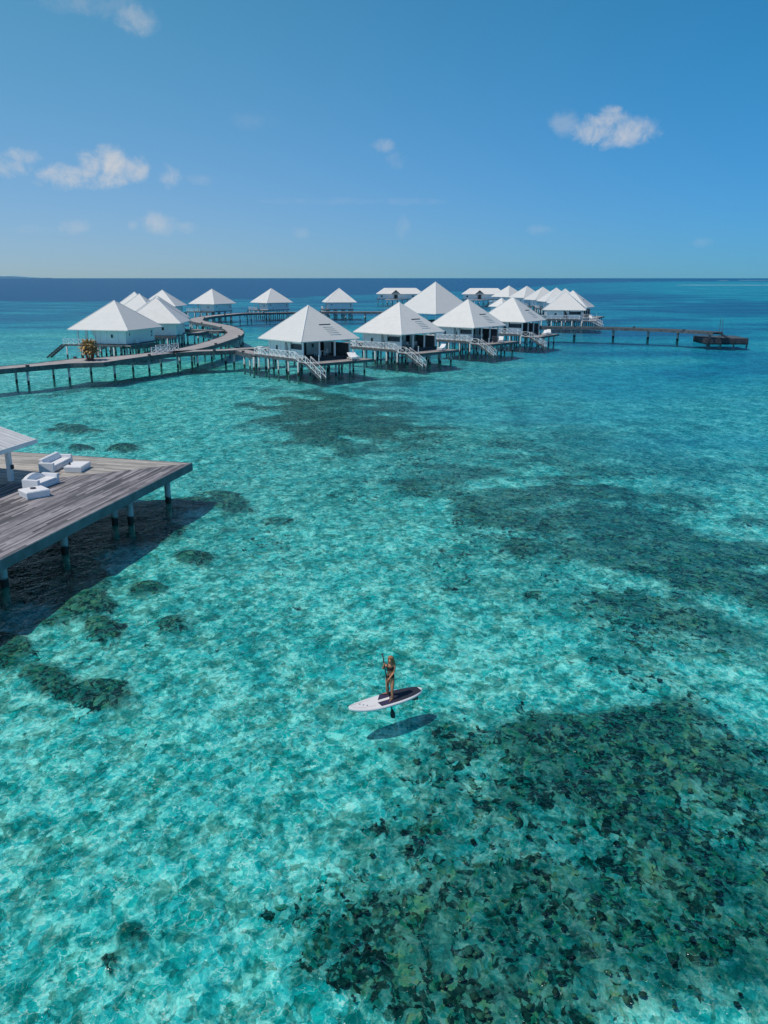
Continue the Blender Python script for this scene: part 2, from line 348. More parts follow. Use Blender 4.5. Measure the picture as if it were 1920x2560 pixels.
cor = k.mix(k.ss(cb_[2], 0.40, 0.90), cor, (0.20, 0.28, 0.23))
cor = k.mix(k.ss(k.m('MULTIPLY', cb_[0], ca_[1]), 0.45, 0.6, 0, 0.9), cor, (0.022, 0.028, 0.025))
c = k.mix(cf, sand, cor)
dc = k.mix(k.ss(aD, 0.55, 1.0), (0.05, 0.43, 0.60), (0.045, 0.14, 0.35))
c = k.mix(k.ss(aD, 0.0, 0.75), c, dc)
k.put(b.inputs['Base Color'], c); b.inputs['Roughness'].default_value = 0.95; b.inputs['Specular IOR Level'].default_value = 0.0
k.l.new(k.bump(k.m('ADD', rub, k.m('MULTIPLY', ca_[0], 0.3)), 0.7, 0.25), b.inputs['Normal'])
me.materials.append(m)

# water surface, ends at the true horizon distance of a 14 m high eye
wm = MB(); n = 360; wm.add([(6700 * math.cos(2 * PI * i / n), 6700 * math.sin(2 * PI * i / n), 0) for i in range(n)], [tuple(range(n))])
m = bpy.data.materials.new('lagoon water'); m.use_nodes = True; k = N(m.node_tree); k.n.clear()
P = k.new('ShaderNodeNewGeometry').outputs['Position']
W1 = k.vm('SCALE', k.vm('SUBTRACT', k.noise(P, 1.3, 1, 0.5, color=True), (0.5, 0.5, 0.5)), 0.75)
W2 = k.vm('SCALE', k.vm('SUBTRACT', k.noise(P, 6.0, 2, 0.55, color=True), (0.5, 0.5, 0.5)), 0.24)
PW = k.vm('ADD', k.vm('ADD', P, W1), W2)
mp = k.new('ShaderNodeMapping'); k.put(mp.inputs[0], PW); mp.inputs['Scale'].default_value = (1.12, 0.80, 1.0); mp.inputs['Rotation'].default_value = (0, 0, R(-20))
PM = mp.outputs[0]
cc = k.sep(k.voro(PM, 3.4, 'F1', 'Color')); c2 = k.sep(k.voro(PM, 7.6, 'F1', 'Color'))
edg = k.voro(PM, 3.4, 'DISTANCE_TO_EDGE', 'Distance')
n2 = k.noise(P, 0.10, 3, 0.6); n3 = k.noise(PM, 0.62, 4, 0.62)
f = k.m('ADD', k.m('MULTIPLY', cc[0], 0.42), k.m('MULTIPLY', c2[0], 0.34))
f = k.m('ADD', f, k.m('MULTIPLY', k.m('SUBTRACT', n3, 0.5), 1.5))
f = k.m('ADD', f, k.m('MULTIPLY', k.m('SUBTRACT', n2, 0.5), 0.5))
tf = k.ss(f, 0.08, 0.68)
tint = k.mix(tf, (0.014, 0.53, 0.55), (0.52, 1.0, 0.985))  # ripple light and refraction imitated by lighter and darker tint
crest_glint = k.m('MULTIPLY', k.ss(edg, 0.0, 0.07, 1.0, 0.0), k.ss(cc[1], 0.40, 0.60))
tint = k.mix(k.m('MULTIPLY', crest_glint, 0.85), tint, (0.9, 1.0, 1.0))  # pale highlight lines along the ripples put into the tint
h = k.m('ADD', k.m('MULTIPLY', n3, 1.0), k.m('MULTIPLY', k.noise(PM, 5.0, 2, 0.6), 0.14))
nrm = k.bump(h, 0.9, 0.45)
fre = k.new('ShaderNodeFresnel'); fre.inputs['IOR'].default_value = 1.33; k.l.new(nrm, fre.inputs['Normal'])
rf = k.m('MINIMUM', k.m('MULTIPLY', fre.outputs[0], 0.62), 0.28)
tr = k.new('ShaderNodeBsdfTransparent'); k.put(tr.inputs[0], tint)
gl = k.new('ShaderNodeBsdfGlossy'); gl.inputs['Roughness'].default_value = 0.12; k.put(gl.inputs[0], (0.9, 0.95, 1)); k.l.new(nrm, gl.inputs['Normal'])
mx = k.new('ShaderNodeMixShader'); k.put(mx.inputs[0], rf); k.l.new(tr.outputs[0], mx.inputs[1]); k.l.new(gl.outputs[0], mx.inputs[2])
o_ = k.new('ShaderNodeOutputMaterial'); k.l.new(mx.outputs[0], o_.inputs[0])
tag(wm.build('water', m), kind='structure')

# coral lumps standing on the near reef
rk = MB(); ico = bmesh.new(); bmesh.ops.create_icosphere(ico, subdivisions=2, radius=1.0)
iv = [v.co.copy() for v in ico.verts]; iff = [tuple(v.index for v in f_.verts) for f_ in ico.faces]; ico.free()
cnt = 0
for _ in range(60000):
    if cnt >= 260: break
    X = random.uniform(780, 1990); Y = random.uniform(1700, 2640)
    ex = np.array([X]); ey = np.array([Y])
    g = at(X, Y, -1.2); pz = mn.fractal(Vector((g.x * 0.22, g.y * 0.22, 3.1)), 1.0, 2.0, 4)
    cc_ = blobs(ex, ey, CORAL_SHADE, np.array([pz]), 0.8)[0]
    if random.random() > max(0, cc_ - 0.25) * 1.4: continue
    clump = mn.noise(Vector((g.x * 0.9, g.y * 0.9, 5)))
    if clump < -0.05: continue
    s_ = random.choice((0.035, 0.05, 0.05, 0.06, 0.07, 0.09)); sx = s_ * random.uniform(.8, 1.6); sy = s_ * random.uniform(.8, 1.4); sz = s_ * random.uniform(.35, .7)
    off = Vector((random.random() * 50,) * 3); rz = random.random() * 6.3; cz, sz_ = math.cos(rz), math.sin(rz)
    vs = []
    for v in iv:
        d = 1 + 0.6 * mn.noise(v * 1.6 + off) + 0.3 * mn.noise(v * 4 + off); a, b_ = v.x * sx * d, v.y * sy * d
        vs.append((g.x + a * cz - b_ * sz_, g.y + a * sz_ + b_ * cz, -1.13 + pz * .1 + min(1, cc_) * .3 - .02 + v.z * sz * d))
    rk.add(vs, iff); cnt += 1
def rock_x(k, geo, c):
    v = k.voro(geo, 1.7, 'F1', 'Color'); s3 = k.sep(v)
    c = k.mix(k.ss(s3[0], 0.3, 0.9), (0.025, 0.027, 0.022), (0.16, 0.14, 0.09)); c = k.mix(k.ss(s3[1], 0.6, 1.0), c, (0.12, 0.17, 0.13))
    return c, None
M['rock'] = mat('reef coral', (0.1, 0.1, 0.08), 0.95, 0.3, 6, 0.6, 12, 0.1, extra=rock_x)
ro = rk.build('coral_reef', M['rock'], smooth=True); tag(ro, 'dark coral heads and rubble under the clear water of the near reef', 'coral', kind='stuff')

# far island and breaking surf
im = MB(); rings = []
for i in range(40):
    t = i / 39; X = -3400 + t * (3400 - 2480); hgt = (18 + 4 * mn.noise(Vector((t * 7, 0, 0)))) * min(1, (1 - t) * 4.0) + 0.6
    rings.append([Vector((X, 6250, -3)), Vector((X, 6250, hgt * .7)), Vector((X, 6310, hgt)), Vector((X, 6420, hgt * .8)), Vector((X, 6440, -3))])
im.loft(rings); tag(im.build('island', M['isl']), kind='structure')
sm = MB()
for x0, x1, y_, wdt in ((1693, 1990, 713, 5), (1846, 1990, 700.8, 20), (1795, 1822, 701.6, 14)):
    n = 40; rr_ = []
    for i in range(n + 1):
        t = i / n; a = at(x0 + (x1 - x0) * t, y_ + 0.6 * mn.noise(Vector((t * 5, y_, 0))), 0.05); ww = wdt * (0.35 + 0.9 * abs(mn.noise(Vector((t * 9, y_, 4))))) * math.sin(PI * min(1, max(0.02, t * 0.98 + .01)) ** 0.8) + 0.5
        rr_.append([a + Vector((0, -ww / 2, 0)), a + Vector((0, 0, 0.35)), a + Vector((0, ww / 2, 0)), a + Vector((0, 0, -0.1))])
    sm.loft(rr_)
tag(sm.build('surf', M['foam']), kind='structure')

# ------------------------------------------------------------------ railings, piles
def railing_mb(mb, a, b, h=1.0, step=0.95, t=0.06):
    a = Vector(a); b = Vector(b); L = math.hypot((b - a).x, (b - a).y); n = max(1, round(L / step)); up = Vector((0, 0, h))
    for i in range(n + 1):
        p = a.lerp(b, i / n); mb.bar(p - Vector((0, 0, 0.05)), p + up, t * 1.25)
        if i < n:
            r = a.lerp(b, (i + 1) / n)
            mb.bar(p + Vector((0, 0, .12)), r + up * 0.94, t * 0.7); mb.bar(p + up * 0.94, r + Vector((0, 0, .12)), t * 0.75)
    mb.bar(a + up, b + up, t * 1.4, t); mb.bar(a + Vector((0, 0, .12)), b + Vector((0, 0, .12)), t, t)
    return mb
pile_cache = {}
def pile(parent, x, y, top, r=0.15):
    key = (round(top, 2), r)
    if key not in pile_cache:
        o = MB().tube([(0, 0, -3.2), (0, 0, top)], r, 10).build('pile', M['pile'], parent, smooth=False); pile_cache[key] = o.data
        for p in o.data.polygons: p.use_smooth = len(p.vertices) == 4
    else:
        o = bpy.data.objects.new('pile', pile_cache[key]); col.objects.link(o); link_parent(o, parent)
    o.location = (x, y, 0); return o

# ------------------------------------------------------------------ bungalows
EZ, AZ_, S_ = 4.87, 9.75, 5.55
def make_roof(root, s=S_, ez=EZ, az=AZ_, vent=True, name='roof'):
    r = MB(); r.add([(-s, -s, ez), (s, -s, ez), (s, s, ez), (-s, s, ez), (0, 0, az)], [(0, 1, 4), (1, 2, 4), (2, 3, 4), (3, 0, 4)])
    r.add([(-s, -s, ez - .13), (s, -s, ez - .13), (s, s, ez - .13), (-s, s, ez - .13), (-s, -s, ez), (s, -s, ez), (s, s, ez), (-s, s, ez)],
          [(0, 3, 2, 1), (0, 1, 5, 4), (1, 2, 6, 5), (2, 3, 7, 6), (3, 0, 4, 7)])
    ro = r.build(name, M['roof'], root)
    h = MB()
    for sx, sy in ((-1, -1), (1, -1), (1, 1), (-1, 1)): h.bar((sx * s, sy * s, ez + .02), (0, 0, az + .03), 0.13, 0.07)
    h.build('ridge_cap', M['roofcap'], ro)
    if vent:
        def onf(x, t): return Vector((x, -s * (1 - t), ez + (az - ez) * t))
        nrm = Vector((0, -(az - ez), s)).normalized()
        v = MB(); a = onf(-0.4, .44) + nrm * .03; b2 = onf(1.7, .44) + nrm * .03; v.bar(a, b2, 0.14, 0.10); v.build('roof_vent', M['dark'], ro)
        g = MB()
        for i in range(5):
            t = .37 - i * .055; g.bar(onf(0.0 + i * .12, t) + nrm * .002, onf(1.8 + i * .16, t - .004) + nrm * .012, 0.16, 0.035)
        g.build('lifted_shingle', M['roof'], ro)
    return ro
def window(parent, axis, c, u, z, w_=0.5, h_=0.65, pr=0.03, sgn=-1):
    """axis 'x': wall plane x=c, u is y; axis 'y': wall plane y=c, u is x"""
    def bx(mb, u0, u1, z0, z1, d0, d1):
        d0, d1 = sorted((c + sgn * d0, c + sgn * d1))
        return mb.box(d0, d1, u0, u1, z0, z1) if axis == 'x' else mb.box(u0, u1, d0, d1, z0, z1)
    fm = MB(); t = 0.07
    bx(fm, u - w_ / 2 - t, u + w_ / 2 + t, z + h_ / 2, z + h_ / 2 + t, 0.002, pr + .03); bx(fm, u - w_ / 2 - t, u + w_ / 2 + t, z - h_ / 2 - t, z - h_ / 2, 0.002, pr + .05)
    bx(fm, u - w_ / 2 - t, u - w_ / 2, z - h_ / 2, z + h_ / 2, 0.002, pr + .03); bx(fm, u + w_ / 2, u + w_ / 2 + t, z - h_ / 2, z + h_ / 2, 0.002, pr + .03)
    f_ = fm.build('window', M['trim'], parent); bx(MB(), u - w_ / 2, u + w_ / 2, z - h_ / 2, z + h_ / 2, 0.002, pr).build('pane', M['glass'], f_)
FZ = 2.40; CE = EZ - 0.135
def make_front():
    root = empty('water_bungalow')
    make_roof(root)
    wb = MB()
    wb.box(-4.4, -4.25, 0.1, 4.4, FZ, CE).box(-4.25, 4.4, 4.25, 4.4, FZ, CE).box(4.25, 4.4, 0.1, 4.25, FZ, CE)
    wb.box(-4.25, -1.6, 0.1, 0.25, FZ, CE).box(-0.4, 1.9, 0.1, 0.25, FZ, CE).box(3.0, 4.25, 0.1, 0.25, FZ, CE).box(-1.6, -0.4, 0.1, 0.25, FZ + 2.12, CE).box(1.9, 3.0, 0.1, 0.25, FZ + 2.12, CE)
    wl = wb.build('wall', M['wall'], root)
    for y_ in (1.25, 2.95, 3.9): MB().box(-4.47, -4.402, y_, y_ + .12, FZ, CE).build('trim_board', M['trim'], wl)
    window(wl, 'x', -4.4, 2.15, 3.62); window(wl, 'y', 0.1, 0.75, 3.75, 0.45, 0.6); window(wl, 'y', 0.1, -3.0, 3.55, 1.2, 1.1)
    MB().box(-1.6, -0.4, 0.16, 0.22, FZ, FZ + 2.12).build('sliding_door', M['glass'], root)
    MB().box(1.9, 3.0, 0.16, 0.22, FZ, FZ + 2.12).build('sliding_door', M['glass'], root)
    MB().box(-4.38, -4.30, -4.2, -1.35, FZ, FZ + 1.12).box(-4.44, -4.24, -4.28, -1.32, FZ + 1.12, FZ + 1.18).build('half_wall', M['wall'], root)
    MB().box(-4.28, -4.2, -4.2, -1.5, CE - 0.35, CE).build('lintel', M['trim'], root)
    MB().box(-3.9, -3.82, -3.6, -1.2, FZ + 0.9, FZ + 2.2).build('veranda_dark_sheet', M['screen'], root)  # dark sheet standing in for the dark interior above the half wall
    for x, y in ((-4.4, -4.4), (-4.4, -1.2), (-1.4, -4.4), (1.5, -4.4), (4.4, -4.4)):
        MB().box(x - .1, x + .1, y - .1, y + .1, FZ, CE).build('post', M['trim'], root)
    MB().box(4.32, 4.4, -4.28, 0.05, FZ, FZ + 1.75).build('privacy_screen', M['screen'], root)
    MB().box(4.3, 4.42, -4.28, 0.05, FZ + 2.05, FZ + 2.25).build('screen_rail', M['trim'], root)
    cu = MB(); rr = []
    for i in range(9):
        z = CE - i * (CE - FZ - .2) / 8; wd = 0.75 - 0.55 * math.sin(i / 8 * PI * .62); rr.append([Vector((-4.4 + .07 * math.sin(j * 1.7), -1.05 + wd * j / 7, z)) for j in range(8)])
    cu.loft([r_ + [v + Vector((.03, 0, 0)) for v in r_[::-1]] for r_ in rr]); cu.build('curtain', M['curtain'], root)
    MB().box(-4.6, 4.6, -4.6, 4.6, FZ - .25, FZ).build('floor', M['dark'], root)
    MB().box(-4.75, 5.8, -8.4, -4.6, 1.75, 1.93).build('sun_deck', M['wood'], root)
    MB().box(-4.85, 5.9, -8.52, -8.41, 1.58, 1.945).box(-4.86, -4.76, -8.4, -6.6, 1.58, 1.945).box(5.81, 5.91, -8.4, -4.6, 1.58, 1.945).build('deck_edge', M['beam'], root)
    MB().box(-4.3, 4.3, -4.9, -4.61, 1.94, 2.15).build('deck_step', M['dark'], root)
    MB().box(-5.65, -4.62, -4.5, 9.0, FZ - .42, FZ - .1).build('side_walkway', M['beam'], root)
    MB().box(-5.6, -4.64, -4.5, 9.0, FZ - .098, FZ - .06).build('walkway_board', M['wood'], root)
    MB().box(-5.6, -4.62, -6.6, -4.95, 1.72, 1.90).box(-5.6, -4.62, -4.94, -4.52, 2.0, 2.12).build('landing', M['wood'], root)
    st = MB()
    for i in range(9):
        t = i / 8; y_ = -6.7 - t * 3.4; z_ = 1.72 - t * 1.9; st.box(-5.55, -4.7, y_ - .28, y_, z_ - .05, z_)
    st.bar((-5.58, -6.6, 1.7), (-5.58, -10.3, -.35), 0.06, 0.25); st.bar((-4.68, -6.6, 1.7), (-4.68, -10.3, -.35), 0.06, 0.25)
    st.build('stairs', M['beam'], root)
    r1 = MB(); railing_mb(r1, (-5.58, 6.6, FZ), (-5.58, -3.9, FZ), 1.0, 1.15, 0.075)
    r1.build('railing', M['trim'], root)
    r2 = MB(); railing_mb(r2, (-5.58, -4.0, FZ), (-5.58, -4.9, 1.93), 1.0, 0.9); railing_mb(r2, (-5.58, -4.95, 1.93), (-5.58, -6.55, 1.93), 1.0, 1.3)
    railing_mb(r2, (-5.58, -6.6, 1.93), (-5.58, -10.1, 0.05), 0.95, 1.15, 0.05); railing_mb(r2, (-4.68, -6.6, 1.93), (-4.68, -10.1, 0.05), 0.95, 1.75, 0.045)
    r2.build('stair_railing', M['trim'], root)
    MB().tube([(-4.4, -8.2, 1.93), (-4.4, -8.2, 3.0)], 0.06).box(-4.5, -4.3, -8.25, -8.15, 3.0, 3.1).build('shower_post', M['trim'], root)
    for x in (-3.9, -1.2, 1.5, 4.3):
        for y in (-8.0, -5.4): pile(root, x, y, 1.75)
        for y in (-2.6, 0.6, 4.0): pile(root, x, y, FZ - .25)
    for y in (8.2, 5.6, 3.0, 0.4, -2.2, -4.6): pile(root, -5.5, y, 2.0, 0.13)
    return root
def make_rear():
    root = empty('water_bungalow')
    make_roof(root, vent=False)
    wb = MB(); wb.box(-4.4, 4.4, -4.4, -4.25, FZ, CE).box(4.25, 4.4, -4.25, 4.4, FZ, CE).box(-4.4, -4.25, -4.25, 1.0, FZ, CE).box(-4.25, 4.25, 1.0, 1.15, FZ, CE)
    wl = wb.build('wall', M['wall'], root)
    for y_ in (-.9, -3.0, .3, -4.4): MB().box(-4.47, -4.402, y_, y_ + .1, FZ, CE).build('trim_board', M['trim'], wl)
    window(wl, 'x', -4.4, -1.9, 3.75, 0.42, 0.6); window(wl, 'y', -4.4, -3.3, 4.0, 0.32, 0.38)
    window(wl, 'y', -4.4, 3.5, 4.05, 0.36, 0.4); window(wl, 'y', -4.4, 3.5, 3.45, 0.36, 0.4)
    for x, y in ((-4.4, 4.4), (-2.2, 4.4), (-4.4, 2.7), (0.5, 4.4)): MB().box(x - .09, x + .09, y - .09, y + .09, FZ, CE).build('post', M['trim'], root)
    cu = MB(); rr = []
    for i in range(9):
        z = CE - i * (CE - FZ - .2) / 8; wd = 1.0 - 0.8 * math.sin(i / 8 * PI * .5); rr.append([Vector((-4.2 + .07 * math.sin(j * 1.7), 1.1 + wd * j / 7, z)) for j in range(8)])
    cu.loft([r_ + [v + Vector((.03, 0, 0)) for v in r_[::-1]] for r_ in rr]); cu.build('curtain', M['curtain'], root)
    MB().box(-4.6, 4.6, -4.6, 4.6, FZ - .25, FZ).build('floor', M['beam'], root)
    MB().box(-5.9, -4.62, -4.5, 6.5, FZ - .40, FZ - .15).build('side_walkway', M['beam'], root)
    r1 = MB(); railing_mb(r1, (-5.8, 6.3, FZ - .1), (-5.8, 0.5, FZ - .1), 0.95, 1.0, 0.05); r1.build('railing', M['trim'], root)
    st = MB(); 
    for i in range(7):
        t = i / 6; y_ = 6.6 + t * 2.8; z_ = 2.1 - t * 2.0; st.box(-5.85, -4.8, y_, y_ + .3, z_ - .06, z_)
    st.bar((-5.85, 6.5, 2.2), (-5.85, 9.7, -.2), 0.08, 0.3); st.bar((-4.8, 6.5, 2.2), (-4.8, 9.7, -.2), 0.08, 0.3); st.build('stairs', M['dark'], root)
    u = MB(); u.box(-2.1, -1.4, -4.95, -4.42, FZ, FZ + .62); u.box(-2.25, -1.25, -5.05, -4.41, FZ + .63, FZ + .72); u.build('outdoor_unit', M['trim'], root, bevel=0.03)
    for x in (-4.1, -1.4, 1.4, 4.1):
        for y in (-4.2, -1.4, 1.4, 4.2): pile(root, x, y, FZ - .25)
    for y in (5.8, 2.9, 0, -2.9): pile(root, -5.75, y, 2.0, 0.13)
    return root
# px of the roof centre, distance, turn of the near corner, half-diagonal, variant, label
B = [
 (772, 129.0, -8.3, 7.85, 1, 'nearest white bungalow of the front row, by the walkway fork'),
 (997.5, 144.6, 3.0, 7.85, 1, 'second bungalow of the front row, between the nearest one and the third'),
 (1168, 163.0, 10, 7.6, 1, 'third bungalow of the front row, right of the tall peaked hall'),
 (1279.5, 182.5, 20.6, 7.9, 1, 'fourth and smallest looking bungalow of the front row, with stairs to the sea'),
 (1412, 244, 43, 8.5, 1, 'white bungalow at the right end of the village, above the start of the long pier'),
 (290.9, 155, 12.4, 8.6, 0, 'leftmost white bungalow with plain side wall, behind the palm shrub'),
 (393.5, 176, 32.6, 8.3, 0, 'white bungalow just right of and behind the leftmost one, facing the curved walkway'),
 (396, 192, 22, 7.7, 0, 'white bungalow hidden right behind another, only its right eave edge showing'),
 (408.2, 274, 25.6, 8.5, 0, 'far bungalow of the left cluster with its right wall clear of the overlapping roofs'),
 (351.8, 214, 25, 7.8, 0, 'white bungalow of the left cluster, its peak just right of the leftmost far peak'),
 (339.5, 240, 25, 7.8, 0, 'furthest left far peak, bungalow mostly hidden behind the leftmost cluster'),
 (531.5, 296, 3.7, 8.2, 0, 'lone white bungalow beyond the bend of the curved walkway, next to the left cluster'),
 (679, 309, -12, 7.9, 0, 'lone white bungalow on the far walkway, left behind the nearest bungalow roof'),
 (848, 314, -37, 8.0, 0, 'small lone bungalow on the far walkway, between the two nearest front row peaks'),
 (1271.6, 395, 0, 8.1, 0, 'farthest of the right hand row of small white peaks, next to the long roofed building'),
 (1316, 381, -8, 8.0, 0, 'second farthest small white peak in the right hand row'),
 (1355.7, 346, -20, 8.2, 0, 'middle small white peak in the right hand row'),
 (1389.3, 323, -28, 8.2, 0, 'second nearest small white peak of the right hand row, left of the end bungalow'),
 (1411, 300, -35, 7.7, 0, 'nearest small white peak of the right hand row, half hidden by the end bungalow'),
 (1430, 263, 32, 8.2, 1, 'white bungalow peeping out on the right behind the end bungalow'),
]
protos = {}; HOUSE = []
for cx, d, th, hd, kind, lab in B:
    x = (cx - 960) / FPX * (d * CP + 9.1 * SP); al = math.atan2(x, d)
    if kind not in protos: protos[kind] = make_front() if kind else make_rear(); r = protos[kind]
    else: r = copy_tree(protos[kind])
    s = hd / 7.85; r.location = (x, d, 0); r.rotation_euler = (0, 0, R(45 + th) - al); r.scale = (s, s, 1)
    tag(r, lab, 'bungalow', 'white pyramid roofed water bungalows'); HOUSE.append(r)
def hl(i, x, y, z):   # local point of house i -> world
    r = HOUSE[i]; s = r.scale[0]; a = r.rotation_euler[2]
    return Vector((r.location.x + s * (x * math.cos(a) - y * math.sin(a)), r.location.y + s * (x * math.sin(a) + y * math.cos(a)), z)), a

# big restaurant
T = empty('restaurant_hall', ((1087 - 960) / FPX * 211, 216, 0), R(45 + 1) - math.atan2(13, 216))
make_roof(T, 7.5, 5.2, 12.6, vent=False)
MB().box(-6.6, 6.6, -6.6, 6.6, 2.15, 2.4).build('floor', M['beam'], T)
MB().box(-4.6, 4.6, -4.6, 4.6, 2.4, 3.1).build('counter_wall', M['screen'], T)
for i in range(5):
    for x, y in ((-6.3, -6.3 + i * 3.15), (-6.3 + i * 3.15, -6.3)) if i else ((-6.3, -6.3),): MB().box(x - .1, x + .1, y - .1, y + .1, 2.4, 5.06).build('post', M['trim'], T)
for x in (-6, -2, 2, 6):
    for y in (-6, -2, 2, 6): pile(T, x, y, 2.15)
MB().box(-6.25, 6.25, -6.32, -6.28, 2.4, 3.2).box(-6.32, -6.28, -6.25, 6.25, 2.4, 3.2).build('glass_screen', M['glass'], T)
tag(T, 'tall open sided hall with the highest white peaked roof, behind the front row of bungalows', 'hall')
# small gazebo
Gz = empty('water_pavilion', ((1249 - 960) / FPX * 272, 276, 0), R(45)); make_roof(Gz, 3.0, 4.6, 7.2, vent=False)
MB().box(-2.4, 2.4, -2.4, 2.4, 2.4, 4.45).build('wall', M['wall'], Gz); MB().box(-2.7, 2.7, -2.7, 2.7, 2.15, 2.4).build('floor', M['beam'], Gz)
window(Gz, 'x', -2.4, 0, 3.6, 0.5, 0.6)
for x in (-2.3, 2.3):
    for y in (-2.3, 2.3): pile(Gz, x, y, 2.15)
tag(Gz, 'small low white pavilion with peaked roof, squeezed in front of the right hand row', 'pavilion')
# long overwater buildings
def long_house(cx, d, L, rz, lab):
    x = (cx - 960) / FPX * (d * CP + 9 * SP); r = empty('overwater_building', (x, d, 0), rz); h = L / 2; w_ = 5.2; ez, az = 4.95, 7.9
    m_ = MB(); m_.add([(-h, -w_, ez), (h, -w_, ez), (h, w_, ez), (-h, w_, ez), (-h + 4.2, 0, az), (h - 4.2, 0, az)], [(0, 1, 5, 4), (1, 2, 5), (2, 3, 4, 5), (3, 0, 4)])
    m_.add([(-h, -w_, ez - .15), (h, -w_, ez - .15), (h, w_, ez - .15), (-h, w_, ez - .15), (-h, -w_, ez), (h, -w_, ez), (h, w_, ez), (-h, w_, ez)], [(0, 3, 2, 1), (0, 1, 5, 4), (1, 2, 6, 5), (2, 3, 7, 6), (3, 0, 4, 7)])
    rf_ = m_.build('roof', M['roof'], r)
    g = MB(); gx = -h * 0.18; g.add([(gx - 2.6, -w_ - .9, ez - .1), (gx + 2.6, -w_ - .9, ez - .1), (gx, -w_ - .9, ez + 2.0), (gx - 2.6, 0, ez - .1), (gx + 2.6, 0, ez - .1), (gx, 0, ez + 2.0)], [(0, 2, 5, 3), (1, 4, 5, 2)])
    g.add([(gx - 2.6, -w_ - .9, ez - .25), (gx + 2.6, -w_ - .9, ez - .25), (gx, -w_ - .9, ez + 1.8), (gx - 2.6, 0, ez - .25), (gx + 2.6, 0, ez - .25), (gx, 0, ez + 1.8)], [(0, 3, 5, 2), (1, 2, 5, 4)])
    g.build('gable', M['roof'], rf_)
    wl = MB().box(-h + 1, gx - 1.2, -w_ + 1, w_ - 1, 2.4, 4.8).box(gx + 1.2, h - 1, -w_ + 1, w_ - 1, 2.4, 4.8).box(gx - 1.2, gx + 1.2, -w_ + 2.4, w_ - 1.2, 2.4, 4.8).build('wall', M['wall'], r)
    MB().box(gx - .7, gx + .7, -w_ + 2.33, -w_ + 2.398, 2.4, 4.5).build('door', M['glass'], r)
    MB().box(-h + .3, h - .3, -w_ - .4, w_ + .4, 2.1, 2.4).build('floor', M['beam'], r)
    MB().prism([(gx + 5.5 * math.cos(t * PI / 12), -w_ - .5 - 4.2 * math.sin(t * PI / 12)) for t in range(13)], 1.9, 2.38).build('landing', M['walk'], r)
    for i in range(int(L / 2.6)):
        for y in (-4.8, 0, 4.8): pile(r, -h + 1 + i * 2.6, y, 2.1)
    for t in (2, 4, 6, 8, 10): pile(r, gx + 5.2 * math.cos(t * PI / 12), -w_ - .4 - 3.9 * math.sin(t * PI / 12), 1.9)
    for u_ in (-h + 3.0, h - 3.0, h - 6): window(wl, 'y', -w_ + 1, u_, 3.8, 0.9, 0.8)
    tag(r, lab, 'building', 'long hipped roof buildings on the horizon')
long_house(1000, 457, 25.5, 0.0, 'long low white building with little gable, left of the tall peaked roof')
long_house(1209, 450, 23, R(-6), 'long low white building with little gable, right of the tall peaked roof')

